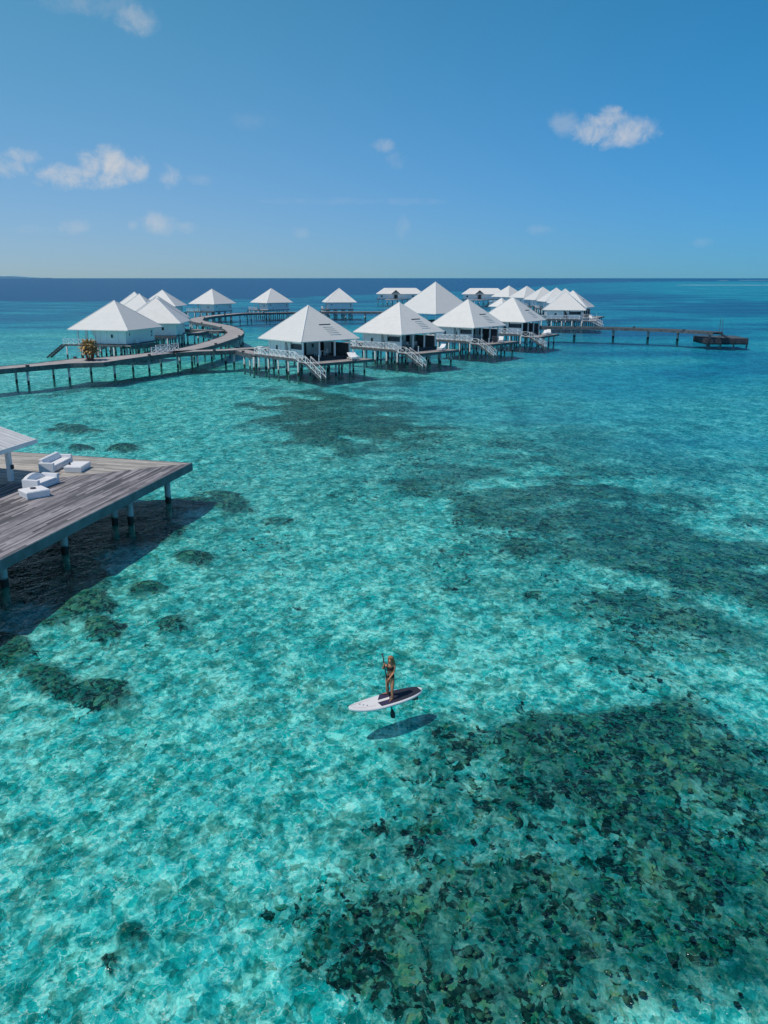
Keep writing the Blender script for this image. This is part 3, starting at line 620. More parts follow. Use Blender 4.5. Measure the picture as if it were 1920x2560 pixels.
# ------------------------------------------------------------------ walkways
def smooth_path(pts, step=2.0):
    out = []
    n = len(pts)
    for i in range(n - 1):
        p0 = pts[max(0, i - 1)]; p1 = pts[i]; p2 = pts[i + 1]; p3 = pts[min(n - 1, i + 2)]; m_ = max(1, int((p2 - p1).length / step))
        for j in range(m_):
            t = j / m_; out.append(0.5 * ((2 * p1) + (p2 - p0) * t + (2 * p0 - 5 * p1 + 4 * p2 - p3) * t * t + (3 * p1 - p0 - 3 * p2 + p3) * t ** 3))
    out.append(pts[-1]); return out
def walkway(name, pts, width, label, group=None, zt=2.3, pstep=4.2, cleat=9.0, th=0.60, single=False, rail=None, boards=None):
    r = empty(name, (pts[0].x, pts[0].y, 0)); o = pts[0].copy(); o.z = 0
    P_ = [Vector(((p - o).x, (p - o).y, 0)) for p in smooth_path(pts)]; n = len(P_); pts = [Vector((p.x, p.y, 0)) for p in pts]
    if not isinstance(width, (list, tuple)): width = [width] * len(pts)
    # width per sample by nearest control point
    W = []
    for p in P_:
        ds = sorted(((p + o - c_).length, w_) for c_, w_ in zip(pts, width)); a, b2 = ds[0], ds[1]; t = a[0] / (a[0] + b2[0] + 1e-6); W.append(a[1] * (1 - t) + b2[1] * t)
    L_, R_ = [], []
    for i in range(n):
        d = (P_[min(i + 1, n - 1)] - P_[max(i - 1, 0)]); d.z = 0; d.normalize(); s_ = Vector((-d.y, d.x, 0)); L_.append(P_[i] + s_ * W[i] / 2); R_.append(P_[i] - s_ * W[i] / 2)
    def strip(A, B_, z0, z1):
        mb = MB(); mb.loft([[Vector((A[i].x, A[i].y, z0)), Vector((B_[i].x, B_[i].y, z0)), Vector((B_[i].x, B_[i].y, z1)), Vector((A[i].x, A[i].y, z1))] for i in range(n)]); return mb
    dk = strip(L_, R_, zt - 0.10, zt).build('decking', boards or M['walk'], r)
    for S in (L_, R_):
        sg = 1 if S is L_ else -1
        A = [S[i] + (S[i] - P_[i]).normalized() * 0.004 for i in range(n)]; B_ = [S[i] + (S[i] - P_[i]).normalized() * 0.14 for i in range(n)]
        strip(A, B_, zt - th, zt + 0.05).build('edge_beam', M['beam'], r)
    acc = 0; lastp = 0; lastc = -cleat / 2; kk = 0; np_ = 0
    pt_ = max(pstep, sum((P_[i] - P_[i - 1]).length for i in range(1, n)) * 2 / 98.0)
    for i in range(1, n):
        acc += (P_[i] - P_[i - 1]).length
        if acc - lastp >= pt_:
            lastp = acc
            MB().bar(L_[i] + Vector((0, 0, zt - .25)), R_[i] + Vector((0, 0, zt - .25)), 0.2, 0.28).build('cross_beam', M['beam'], r)
            for S in ((L_, R_) if not single else (P_,)):
                q_ = S[i].lerp(P_[i], 0.12); pile(r, q_.x, q_.y, zt - .3, 0.16 if not single else 0.28); np_ += 1
        if acc - lastc >= cleat:
            lastc = acc; S = L_ if kk % 2 else R_; kk += 1; c_ = S[i]
            MB().box(c_.x - .22, c_.x + .22, c_.y - .16, c_.y + .16, zt + .051, zt + .3).build('low_lamp', M['dark'], r, bevel=0.02)
    tag(r, label, 'walkway', group); return r
Z_ = 2.3
w1 = [(-70, 926), (0, 920), (100, 911.5), (150, 906.5), (222, 901.5), (285, 896), (350, 888.5), (400, 883), (443.5, 877.3), (496.8, 866.5), (546, 852.1), (579, 840), (588, 830.2), (578, 822.2), (556.3, 814.4), (521.4, 808.2), (495, 803), (490, 798.8),
      (499, 794.7), (521.4, 790.8), (556.3, 787.1), (597.3, 783.6), (640, 782.2), (720, 780.5), (799, 779.5), (880, 779.3), (961, 779.5), (1030, 779)]
ww = [3.6, 3.6, 3.6, 4.6, 8.4, 5.0, 3.8, 3.8, 3.6] + [3.6] * 19
walkway('curved_walkway', [at(a, b_, Z_) for a, b_ in w1], ww, 'long winding walkway on piles, curving in an S past the left bungalows', 'village walkways')
w2 = [(425, 881.5), (485, 877.5), (573, 874.5), (604, 871.5)]
sp = [at(a, b_, Z_) for a, b_ in w2]; 
row = [sp[-1] + Vector((0.2, 0, 0)), Vector((-9, 151, Z_)), Vector((4, 165, Z_)), Vector((15, 181, Z_)), Vector((27, 197, Z_)), at(1351, 816, Z_)]
walkway('branch_walkway', sp[:-1] + [sp[-1]], 3.2, 'straight walkway branching off the winding one towards the nearest bungalow', 'village walkways')
walkway('row_walkway', row, 3.0, 'walkway running behind the front row of bungalows', 'village walkways')
a0 = at(602, 874.5, Z_); a1, _ = hl(0, -5.1, 6.0, Z_); 
walkway('access_walkway', [a0, a0.lerp(a1, 0.5), a1 + Vector((0, 0, -0.02))], 2.2, 'short dark walkway from the fork to the railing of the nearest bungalow', 'village walkways', zt=2.28, cleat=6)
for i, (hi_, lab) in enumerate(((5, 'short branch walkway to the leftmost bungalow'), (6, 'short branch walkway inside the bend, to the second left bungalow'))):
    e, _ = hl(hi_, 2.0 if hi_ == 5 else 4.0, -5.6, Z_); s0, _ = hl(hi_, 11.0 if hi_ == 6 else -5.2, -7.2 if hi_ == 6 else -4.8, Z_)
    walkway('access_walkway', [s0, s0.lerp(e, .5), e], 1.8, lab, 'village walkways', zt=2.2, cleat=30)
e, _ = hl(7, 4.5, -3.0, Z_); s0 = at(556, 826, Z_)
walkway('access_walkway', [s0, s0.lerp(e, .5), e], 2.0, 'short branch walkway inside the bend, the one farther from the camera', 'village walkways', zt=2.2, cleat=30)
pp = [at(1351, 816.2, Z_) + Vector((.2, -.3, 0)), at(1511, 818.2, Z_), at(1640, 822.2, Z_), at(1720, 826, Z_), at(1795, 830.5, Z_)]
walkway('long_pier', pp, 3.2, 'long dark pier reaching out to the right over open water', None, pstep=7.0, cleat=12, single=True, boards=M['beam'], th=0.55)
# platform at the pier end
pc = at(1820, 858, 0); pf = empty('landing_platform', (pc.x, pc.y + 4.5, 0), R(-3))
MB().box(-4.4, 4.4, -4.4, 4.4, .85, 1.0).build('decking', M['beam'], pf)
MB().box(-4.5, 4.5, -4.55, -4.41, -.3, 1.02).box(-4.5, 4.5, 4.41, 4.55, -.3, 1.02).box(-4.55, -4.41, -4.4, 4.4, -.3, 1.02).box(4.41, 4.55, -4.4, 4.4, -.3, 1.02).build('fender_wall', M['dark'], pf)
for x in (-4.2, -1.4, 1.4, 4.2): MB().box(x - .15, x + .15, -4.75, -4.56, -1.2, .9).build('fender', M['dark'], pf)
tag(pf, 'low square boat landing platform at the far right end of the long pier', 'platform')
st = MB(); e = pp[-1]
for i in range(5): st.box(-.6 + i * .45, -.1 + i * .45, -1.3, 1.3, 2.2 - i * .25 - .08, 2.2 - i * .25)
so_ = st.build('pier_steps', M['dark']); so_.location = (e.x + .5, e.y - .6, 0); tag(so_, 'few dark steps dropping from the long pier to the landing platform', 'steps')
for i, (X, lb) in enumerate(((1790, 'left of two thin mooring poles at the pier end'), (1796, 'right of two thin mooring poles at the pier end'))):
    p = at(X, 829, Z_); o = MB().tube([(0, 0, -1), (0, 0, 5.0)], 0.05).tube([(0, 0, 4.6), (0, 0, 5.1)], [0.07, 0.04]).build('mooring_pole', M['beam']); o.location = (p.x, p.y - 1.9, 0); tag(o, lb, 'pole', 'mooring poles')
# railing sections on the curved walkway
for nm, a, b_, lb in (('walkway_railing', (379, 886.5), (432, 881), 'near one of two white X braced railings lying along the winding walkway'), ('walkway_railing', (390, 880.5), (447, 874.5), 'far one of two white X braced railings along the winding walkway')):
    A = at(*a, Z_); B_ = at(*b_, Z_); mb = MB(); railing_mb(mb, (0, 0, .05), (B_.x - A.x, B_.y - A.y, .05), 1.0, 1.1, 0.075)
    o = mb.build(nm, M['trim']); o.location = (A.x, A.y, Z_); tag(o, lb, 'railing', 'white railings on the winding walkway')

# palm shrub on the planter bay
pb = at(226, 901, Z_); pl = empty('palm_shrub', (pb.x, pb.y, Z_)); pl.scale = (1.3, 1.3, 1.2)
sm_ = MB(); lf = MB()
for i in range(9):
    a = i / 9 * 2 * PI; sm_.tube([(0.25 * math.cos(a), 0.25 * math.sin(a), 0), (0.45 * math.cos(a), 0.45 * math.sin(a), 0.8), (0.7 * math.cos(a), .7 * math.sin(a), 1.5)], [.1, .08, .05], 6)
sm_.build('stem', M['stem'], pl)
for i in range(260):
    a = random.random() * 2 * PI; z0 = random.uniform(0.8, 2.3); r0 = random.uniform(.1, .75); L = random.uniform(.5, 1.15); el = random.uniform(-.2, 1.2)
    p = Vector((r0 * math.cos(a), r0 * math.sin(a), z0)); a2 = a + random.uniform(-.7, .7); d = Vector((math.cos(a2) * math.cos(el), math.sin(a2) * math.cos(el), math.sin(el)))
    s_ = d.cross(Vector((0, 0, 1))).normalized(); q0 = p; prev = None
    pts = [p + d * L * t + Vector((0, 0, -0.45 * L * t * t)) for t in (0, .35, .7, 1)]; wd = [.03, .10, .08, .01]
    vs = [];
    for P0, w_ in zip(pts, wd): vs += [P0 - s_ * w_, P0 + s_ * w_]
    lf.add(vs, [(0, 1, 3, 2), (2, 3, 5, 4), (4, 5, 7, 6)])
lf.build('crown', M['palm'], pl)
MB().tube([(0, 0, 0), (0, 0, .12)], [.55, .5], 14).build('planter', M['dark'], pl)
tag(pl, 'bushy dry golden brown palm shrub on the wide bay of the walkway', 'shrub')

# ------------------------------------------------------------------ loungers and veranda furniture
def make_lounger():
    r = empty('sun_lounger'); prof = [(-.95, .34), (-.55, .30), (-.1, .36), (.2, .34), (.5, .5), (.95, .78)]
    c = MB(); c.loft([[Vector((x, -.36, z)), Vector((x, .36, z)), Vector((x, .36, z + .1)), Vector((x, -.36, z + .1))] for x, z in prof]); c.build('cushion', M['soft'], r, bevel=.03)
    f = MB(); f.box(-.95, .9, -.38, -.34, .2, .28).box(-.95, .9, .34, .38, .2, .28).box(-.95, -.9, -.34, .34, .2, .28).box(.85, .9, -.34, .34, .2, .28).bar((.5, 0, .25), (.9, 0, .72), .05); f.build('frame', M['trim'], r)
    for x in (-.85, .8):
        for y in (-.36, .36): MB().box(x - .03, x + .03, y - .03, y + .03, 0, .2).build('leg', M['trim'], r)
    return r
lp = None
LG = [(0, 2.6, -7.2, 70, 'front white sun lounger with raised back on the deck of the nearest bungalow'), (0, 3.6, -6.6, 70, 'rear white sun lounger on the deck of the nearest bungalow'),
      (1, 2.6, -7.3, 20, 'single wavy white sun lounger on the deck of the second front row bungalow'),
      (2, 1.6, -7.0, 30, 'white sun lounger on the deck of the third front row bungalow'),
      (3, 0.6, -7.4, 10, 'left white sun lounger on the deck of the fourth front row bungalow'), (3, 3.3, -7.2, 25, 'right white sun lounger on the deck of the fourth front row bungalow'),
      (4, 3.0, -7.0, 25, 'white sun lounger on the deck of the end bungalow')]
for hi_, x, y, a, lb in LG:
    o = make_lounger() if lp is None else copy_tree(lp); lp = lp or o
    p, ra = hl(hi_, x, y, 1.93); o.location = p; o.rotation_euler = (0, 0, ra + R(a)); o.scale = (1.2, 1.2, 1.2); tag(o, lb, 'sun lounger', 'white sun loungers on the bungalow decks')
cv_ = empty('beach_chair'); MB().loft([[Vector((x, -.5, z)), Vector((x, .5, z)), Vector((x, .5, z + .08)), Vector((x, -.5, z + .08))] for x, z in ((-.3, .3), (.3, .35), (.9, 1.2))]).build('sling', M['screen'], cv_)
MB().bar((-.3, -.5, 0), (.6, -.5, .8), .05).bar((-.3, .5, 0), (.6, .5, .8), .05).bar((.5, -.5, 0), (0, -.5, .35), .05).bar((.5, .5, 0), (0, .5, .35), .05).build('frame', M['trim'], cv_)
p, ra = hl(2, 0.2, -6.6, 1.93); cv_.location = p; cv_.rotation_euler = (0, 0, ra + R(200)); tag(cv_, 'dark blue grey sling chair on the deck of the third front row bungalow', 'beach chair')
tp = cp = None
for hi_, nm in ((0, 'nearest bungalow'), (1, 'second front row bungalow'), (2, 'third front row bungalow')):
    if tp is None:
        t = empty('patio_table'); MB().box(-.45, .45, -.45, .45, .68, .73).build('tabletop', M['trim'], t, bevel=.01)
        for sx in (-.38, .38):
            for sy in (-.38, .38): MB().box(sx - .03, sx + .03, sy - .03, sy + .03, 0, .68).build('leg', M['trim'], t)
        tp = t
    else: t = copy_tree(tp)
    p, ra = hl(hi_, 0.3, -2.6, FZ); t.location = p; t.rotation_euler = (0, 0, ra); tag(t, 'small white table on the shaded veranda of the ' + nm, 'table', 'veranda tables')
    for j, (dx, lbx) in enumerate(((-.9, 'left'), (.9, 'right'))):
        if cp is None:
            c = empty('patio_chair'); MB().box(-.25, .25, -.25, .25, .42, .47).build('seat', M['trim'], c); MB().box(-.25, -.2, -.25, .25, .52, .95).build('backrest', M['trim'], c)
            for sx in (-.22, .22):
                for sy in (-.22, .22): MB().box(sx - .025, sx + .025, sy - .025, sy + .025, 0, .42).build('leg', M['trim'], c)
            MB().box(-.25, -.22, -.22, -.18, .47, .52).box(-.25, -.22, .18, .22, .47, .52).build('back_support', M['trim'], c)
            cp = c
        else: c = copy_tree(cp)
        p, ra = hl(hi_, 0.3 + dx, -2.6, FZ); c.location = p; c.rotation_euler = (0, 0, ra + (0 if dx < 0 else PI)); tag(c, '%s white chair at the veranda table of the %s' % (lbx, nm), 'chair', 'veranda chairs')
for hi_, nm in ((0, 'nearest bungalow'), (1, 'second front row bungalow')):
    c = MB().box(-.4, .4, -.5, .5, 0, 1.15).build('storage_box', M['trim'], bevel=0.12); b2 = MB().box(-.43, .43, -.53, .53, 1.152, 1.22).build('lid', M['trim'], c, bevel=.02)
    p, ra = hl(hi_, -5.0, 5.6, FZ - .055); c.location = p; c.rotation_euler = (0, 0, ra); tag(c, 'rounded white box at the start of the railing of the ' + nm, 'box', 'white boxes by the railings')

# ------------------------------------------------------------------ big deck, left foreground
DZ = 2.0
tip = at(475, 1158, DZ); fe = at(28, 1129.7, DZ); ne = at(0, 1397.7, DZ)
u1 = (ne - tip).normalized(); u2 = Vector((-u1.y, u1.x, 0)); u2 = u2 if u2.x < 0 else -u2   # along near edge, along far edge (left)
u2 = ((fe - tip).normalized() * 0.999 + u2 * 0.001).normalized()
dk = empty('lounge_deck', tip * 1.0); dk.location.z = 0
def lp_(a, b_): v = u1 * a + u2 * b_; return (v.x, v.y)
LN, LF = 46.0, 40.0
ang_far = math.atan2(u2.y, u2.x)  # boards parallel to u2
dA = MB().prism([lp_(0, 0), lp_(0, LF), lp_(LF * .95, LF)], DZ - .08, DZ).build('far_boards', None, dk)
dB = MB().prism([lp_(0.003, 0), lp_(LF * .95, LF - .003), lp_(LN, LF), lp_(LN, 0)], DZ - .08, DZ).build('near_boards', None, dk)
mA = mat('deck boards with sheen tone', (0.56, 0.515, 0.455), 0.75, 0.12, 0.6, extra=plank_x(1, 0.15, 0.55, gap=0.06, length=3.2, angle=-(ang_far - PI), hi=1.2, lo=0.6))  # sheen by board direction painted into the base colour, paler here
mB = mat('grey deck boards without sheen', (0.235, 0.215, 0.225), 0.7, 0.25, 0.5, extra=plank_x(0, 0.15, 0.25, gap=0.06, length=3.2, angle=-(math.atan2(u1.y, u1.x) + PI / 2), hi=1.9, lo=0.45))  # same boards turned from the sheen, darkened in the base colour
dA.data.materials.append(mA); dB.data.materials.append(mB)
n1_ = Vector((-u1.y, u1.x, 0)); n1_ = n1_ if n1_.x > 0 else -n1_; n2_ = Vector((-u2.y, u2.x, 0)); n2_ = n2_ if n2_.y > 0 else -n2_
def strip2(a, b_, nr_, z0, z1, t):
    a = Vector((*a, 0)); b_ = Vector((*b_, 0)); o1 = nr_ * .003; o2 = nr_ * t
    return MB().prism([tuple((a + o1)[:2]), tuple((b_ + o1)[:2]), tuple((b_ + o2)[:2]), tuple((a + o2)[:2])], z0, z1)
strip2(lp_(-.12, 0), lp_(LN, 0), n1_, DZ - .5, DZ + .004, .12).build('near_fascia', M['fascia'], dk)
strip2(lp_(0, 0), lp_(0, LF), n2_, DZ - .5, DZ + .004, .12).build('far_fascia', M['fascia'], dk)
for i in range(1, 9): 
    a, b_ = lp_(i * 4.3, .2), lp_(i * 4.3, LF); MB().bar((*a, DZ - .25), (*b_, DZ - .25), .18, .3).build('joist', M['beam'], dk)
for X, Y in ((421, 1256), (327.6, 1308), (288, 1310), (163, 1382), (12, 1466)):
    p = at(X, Y, 0) - dk.location; pile(dk, p.x, p.y, DZ - .35, 0.19)
for a in range(6):
    for b_ in range(1, 5): v = u1 * (3 + a * 7) + u2 * (3 + b_ * 6); pile(dk, v.x, v.y, DZ - .35, 0.19)
tag(dk, 'large grey timber lounge deck on piles, its corner jutting into the picture from the left', 'deck')

# canopy over the deck
pc_ = at(28, 1202, DZ); cn = empty('canopy', (pc_.x, pc_.y, DZ)); ca = math.atan2(u1.y, u1.x) + PI / 2
cn.rotation_euler = (0, 0, ca - PI * 0)
ez = 2.2; e0, e1 = 0.95, -8.0; W = 11.0
cor = at(91, 1101, DZ + ez + .05); lc = Matrix.Rotation(-ca, 3, 'Z') @ (cor - cn.location); ex_, ey_ = lc.x, lc.y
rf = MB(); sl_ = 0.30; hw = W / 2
sec = [(ex_, ez), (ex_ - hw, ez + hw * sl_), (ex_ - W, ez)]
top = [Vector((x, 0, z + .12)) for x, z in sec]; bot = [Vector((x, 0, z)) for x, z in sec]
rf.loft([[v + Vector((0, y_, 0)) for v in top + bot[::-1]] for y_ in (ey_, ey_ - 9.0)]); rf.build('roof', M['seam'], cn)
MB().box(ex_ - .02, ex_ + .05, ey_ - 9.05, ey_ + .03, ez - .12, ez + .14).build('eave_board', M['roofcap'], cn)
ps = MB().box(-.13, .13, -.13, .13, 0, ez + .28).build('post', M['trim'], cn)
for x, y in ((0, -7.2), (-9, 0), (-9, -7.2)): MB().box(x - .13, x + .13, y - .13, y + .13, 0, ez + .28 if x == 0 else ez + .3).build('post', M['trim'], cn)
MB().box(-9, 0, -.08, .08, ez + .02, ez + .2).build('tie_beam', M['trim'], cn)
lsp = MB().box(.14, .26, -.08, .08, .75, 1.0).build('speaker', M['dark'], cn)
tag(cn, 'white board roofed canopy on posts at the left edge of the lounge deck', 'canopy')

def furn_frame(p, ang): return Vector((p.x, p.y, DZ)), ang
def make_sofa(L, D_, near, label, curved=False):
    r = empty('outdoor_sofa')
    a = MB(); t = .22
    a.box(-D_ / 2, D_ / 2, -L / 2 + t, L / 2 - t, .03, .30); a.build('base', M['sofa'], r, bevel=.02)
    seat = MB().box(-D_ / 2 + .2, D_ / 2 - .02, -L / 2 + t + .01, L / 2 - t - .01, .302, .42).build('seat_cushion', M['soft'], r, bevel=.03)
    bk = MB(); rr = []
    n = 8
    for i in range(n + 1):
        y = -L / 2 + t + (L - 2 * t) * i / n; h = .80 - (0.22 * (abs(i / n - .45) * 2) ** 2 if curved else 0); x0 = -D_ / 2
        rr.append([Vector((x0 - .06, y, .3)), Vector((x0 + .19, y, .302)), Vector((x0 + .08, y, h)), Vector((x0 - .16, y, h))])
    bk.loft(rr).build('backrest', M['sofa'], r, bevel=.02)
    for s_ in (-1, 1):
        y0, y1 = sorted((s_ * L / 2, s_ * (L / 2 - t + .003)))
        MB().box(-D_ / 2 - .1, D_ / 2 + .02, y0, y1, .02, .62).build('armrest', M['sofa'], r, bevel=.025)
    tag(r, label, 'sofa', 'white sofas on the lounge deck'); return r
def make_ltable(a, b_, h, label, taper=.06):
    r = empty('low_table'); 
    v0 = [(-a / 2 + taper, -b_ / 2 + taper), (a / 2 - taper, -b_ / 2 + taper), (a / 2 - taper, b_ / 2 - taper), (-a / 2 + taper, b_ / 2 - taper)]; v1 = [(-a / 2, -b_ / 2), (a / 2, -b_ / 2), (a / 2, b_ / 2), (-a / 2, b_ / 2)]
    m_ = MB(); m_.loft([[Vector((x, y, .01)) for x, y in v0], [Vector((x, y, h)) for x, y in v1]]); m_.build('body', M['sofa'], r, bevel=.02)
    MB().box(-a / 2 + .04, a / 2 - .04, -b_ / 2 + .04, b_ / 2 - .04, h + .001, h + .035).build('tabletop', M['soft'], r, bevel=.01)
    tag(r, label, 'table', 'low white tables on the lounge deck'); return r
s1 = make_sofa(2.9, .85, 0, 'white straight backed outdoor sofa nearer the far edge of the deck'); c0 = at(140, 1180.8, DZ); c1 = at(183, 1158.5, DZ)
dd = (c1 - c0); an = math.atan2(dd.y, dd.x) - PI / 2; s1.location = (c0 + c1) / 2 + Vector((-.5, 0, 0)); s1.location.z = DZ; s1.rotation_euler = (0, 0, an)
s2 = make_sofa(2.05, .95, 0, 'white outdoor sofa with sloping back, half behind the low table with the ashtray', True); c0 = at(104, 1226, DZ); c1 = at(151, 1207.8, DZ)
dd = (c1 - c0); an = math.atan2(dd.y, dd.x) - PI / 2; s2.location = (c0 + c1) / 2 + Vector((-.55, .05, 0)); s2.location.z = DZ; s2.rotation_euler = (0, 0, an)
t2 = make_ltable(1.15, 1.7, .36, 'low white table beside the straight sofa, near the far edge of the deck'); c0 = at(205, 1182.5, DZ); t2.location = (c0.x - .56, c0.y + .85, DZ); t2.rotation_euler = (0, 0, R(-2))
t1 = make_ltable(1.35, 1.25, .40, 'low white table with a dark ashtray, nearest on the lounge deck'); c0 = at(72.6, 1251.7, DZ); t1.rotation_euler = (0, 0, R(44)); t1.location = (c0.x - .05, c0.y + .92, DZ)
a1_ = MB().tube([(0, 0, 0), (0, 0, .05)], [.14, .17], 14).tube([(0, 0, .05), (0, 0, .06)], [.13, .11], 14).build('ashtray', M['ash']); a1_.location = t1.location + Vector((-.1, .1, .436)); tag(a1_, 'dark round ashtray on the nearest low table', 'ashtray')
a2_ = MB().tube([(0, 0, 0), (0, 0, .03), (0, 0, .12)], [.07, .08, .05], 10).tube([(0, 0, .12), (0, 0, .2)], [.025, .02], 8).build('lantern', M['ash']); a2_.location = t2.location + Vector((-.42, -.2, .396)); tag(a2_, 'tiny dark lantern on the corner of the table by the straight sofa', 'lantern')

# ------------------------------------------------------------------ paddle board
nose = at(872, 1776, .08); tail = at(1053, 1722, .08); bc = (nose + tail) / 2; bd = (nose - tail); BL = bd.length; ba = math.atan2(bd.y, bd.x)
sup = empty('paddle_board', (bc.x, bc.y, 0), ba)
def bw(t):  # half width along board, t -1 tail .. 1 nose
    return 0.425 * (max(0.0, 1 - abs(t) ** (2.6 if t < 0 else 2.3))) ** (0.5 if t < 0 else 0.56)
hull = MB(); rings = []; nS = 44
for i in range(nS + 1):
    t = -math.cos(PI * i / nS); x = t * BL / 2; w_ = max(.012, bw(t)); rk_ = 0.10 * max(0, t) ** 3 + .02 * max(0, -t) ** 3
    zt_, zb_ = .105 + rk_, -.035 + rk_ * 1.25
    if i in (0, nS): zb_ = zt_ - .03
    ring = []
    for j in range(16):
        a = 2 * PI * j / 16; cy, sy = math.cos(a), math.sin(a); ring.append(Vector((x, w_ * math.copysign(abs(cy) ** .55, cy), (zt_ + zb_) / 2 + (zt_ - zb_) / 2 * math.copysign(abs(sy) ** .6, sy))))
    rings.append(ring)
hull.loft(rings); hull.build('hull', M['board'], sup, smooth=True)
def topz(t): return .105 + 0.10 * max(0, t) ** 3 + .02 * max(0, -t) ** 3
def patch(name, poly_fn, m_, t0, t1, n=20, z=.006):
    mb = MB(); rr = []
    for i in range(n + 1):
        t = t0 + (t1 - t0) * i / n; lo, hi = poly_fn(t); rr.append([Vector((t * BL / 2, lo, topz(t) - .004)), Vector((t * BL / 2, hi, topz(t) - .004)), Vector((t * BL / 2, hi, topz(t) + z)), Vector((t * BL / 2, lo, topz(t) + z))])
    mb.loft(rr); return mb.build(name, m_, sup)
patch('deck_pad', lambda t: (-bw(t) * .84, bw(t) * .84), M['padgrey'], -.93, -.12)
# pad fingers either side of a white centre stripe (+y is the far side)
patch('pad_tongue', lambda t: (-.06 - (bw(t) * .84 - .06) * min(1, (0.20 - t) / .17 + .02), -.055), M['pad'], -.118, .20)
patch('pad_tongue', lambda t: (.09, bw(t) * .84 ), M['pad'], -.118, .26)
MB().tube([(-.10 * BL / 2, .01, .108), (-.10 * BL / 2, .01, .128)], .045, 12).build('carry_handle', M['board'], sup)
for s_ in (-1, 1): patch('pinstripe', lambda t, s_=s_: (s_ * bw(t) * .55 - .006, s_ * bw(t) * .55 + .006), M['pink'], .35, .93, z=.003)
sk = MB(); 
for i in range(10):
    pass
patch('rail_sticker', lambda t: (-bw(t) * .985, -bw(t) * .87), M['blue'], -.46, -.22, z=.004)
for x, y in ((.62, .02), (.55, .10), (.68, -.08)): MB().box(x * BL / 2 - .02, x * BL / 2 + .02, y - .015, y + .015, topz(x) + .001, topz(x) + .012).build('deck_plug', M['ash'], sup)
MB().box(-.90 * BL / 2, -.90 * BL / 2 + .05, -.02, .02, -.30, -.02).box(-.85 * BL / 2, -.75 * BL / 2, -.01, .01, -.28, -.02).build('fin', M['black'], sup)
tag(sup, 'long white paddle board with dark navy deck pad floating on the clear lagoon', 'paddle board')

# ------------------------------------------------------------------ woman
BT = .113
fA = at(967.4, 1735, BT); fB = at(980.5, 1749, BT)     # ankles over the board (viewer left, viewer right)
pr = at(972, 1744, BT); wo = empty('person', (pr.x, pr.y, BT))
def loc(px_, py_, yy):   # photo point at depth offset yy (m away) from the root
    dx = (px_ - 960) / FPX; dy = (1280 - py_) / FPX; d = Vector((dx, CP + dy * SP, -SP + dy * CP)); t = (pr.y + yy) / d.y; p = d * t + Vector((0, 0, CAMH)); return p - Vector((pr.x, pr.y, BT))
VV = []; EE = []; RD = []
def sv(p, r, par=None):
    VV.append(tuple(p)); RD.append(r if isinstance(r, tuple) else (r, r)); i = len(VV) - 1
    if par is not None: EE.append((par, i))
    return i
FA = Vector(fA) - Vector((pr.x, pr.y, BT)); FB = Vector(fB) - Vector((pr.x, pr.y, BT))
KZ = .895
hz_ = 0.86; pel = sv((0.045, 0.02, .93*KZ), (.135, .105))
bel = sv((0.045, 0.03, 1.06*KZ), (.112, .085), pel); che = sv((0.05, 0.03, 1.22*KZ), (.135, .10), bel); sh = sv((0.055, 0.05, 1.345*KZ), (.12, .08), che)
nk = sv((0.06, .03, 1.43*KZ), .05, sh); hd0 = sv((0.055, .0, 1.50*KZ), (.068, .08), nk); hd1 = sv((0.05, -.01, 1.58*KZ), (.075, .092), hd0); hd2 = sv((0.055, .0, 1.645*KZ), (.055, .065), hd1)
def leg(hip, ank, toe, kneeoff):
    h_ = sv(hip, (.10, .095), pel); kn = Vector(hip).lerp(Vector(ank), .48) + Vector(kneeoff)
    th_ = sv(Vector(hip).lerp(kn, .45), (.088, .088), h_); k_ = sv(kn, (.058, .06), th_); cf_ = sv(kn.lerp(Vector(ank), .32) + Vector((0, .012, 0)), (.056, .058), k_)
    a_ = sv(Vector(ank) + Vector((0, 0, .085)), .034, cf_); he = sv(Vector(ank) + Vector((0, 0, .035)) - (Vector(toe) - Vector(ank)).normalized() * .03, (.034, .033), a_)
    m_ = sv(Vector(ank).lerp(Vector(toe), .6) + Vector((0, 0, .028)), (.038, .022), he); sv(Vector(toe) + Vector((0, 0, .018)), (.032, .014), m_)
leg((-0.03, .045, .84*KZ), FA, FA + Vector((-.165, -.04, 0)), (-.005, -.03, 0))
leg((0.125, .0, .84*KZ), FB, FB + Vector((-.09, -.18, 0)), (-.01, -.05, 0))
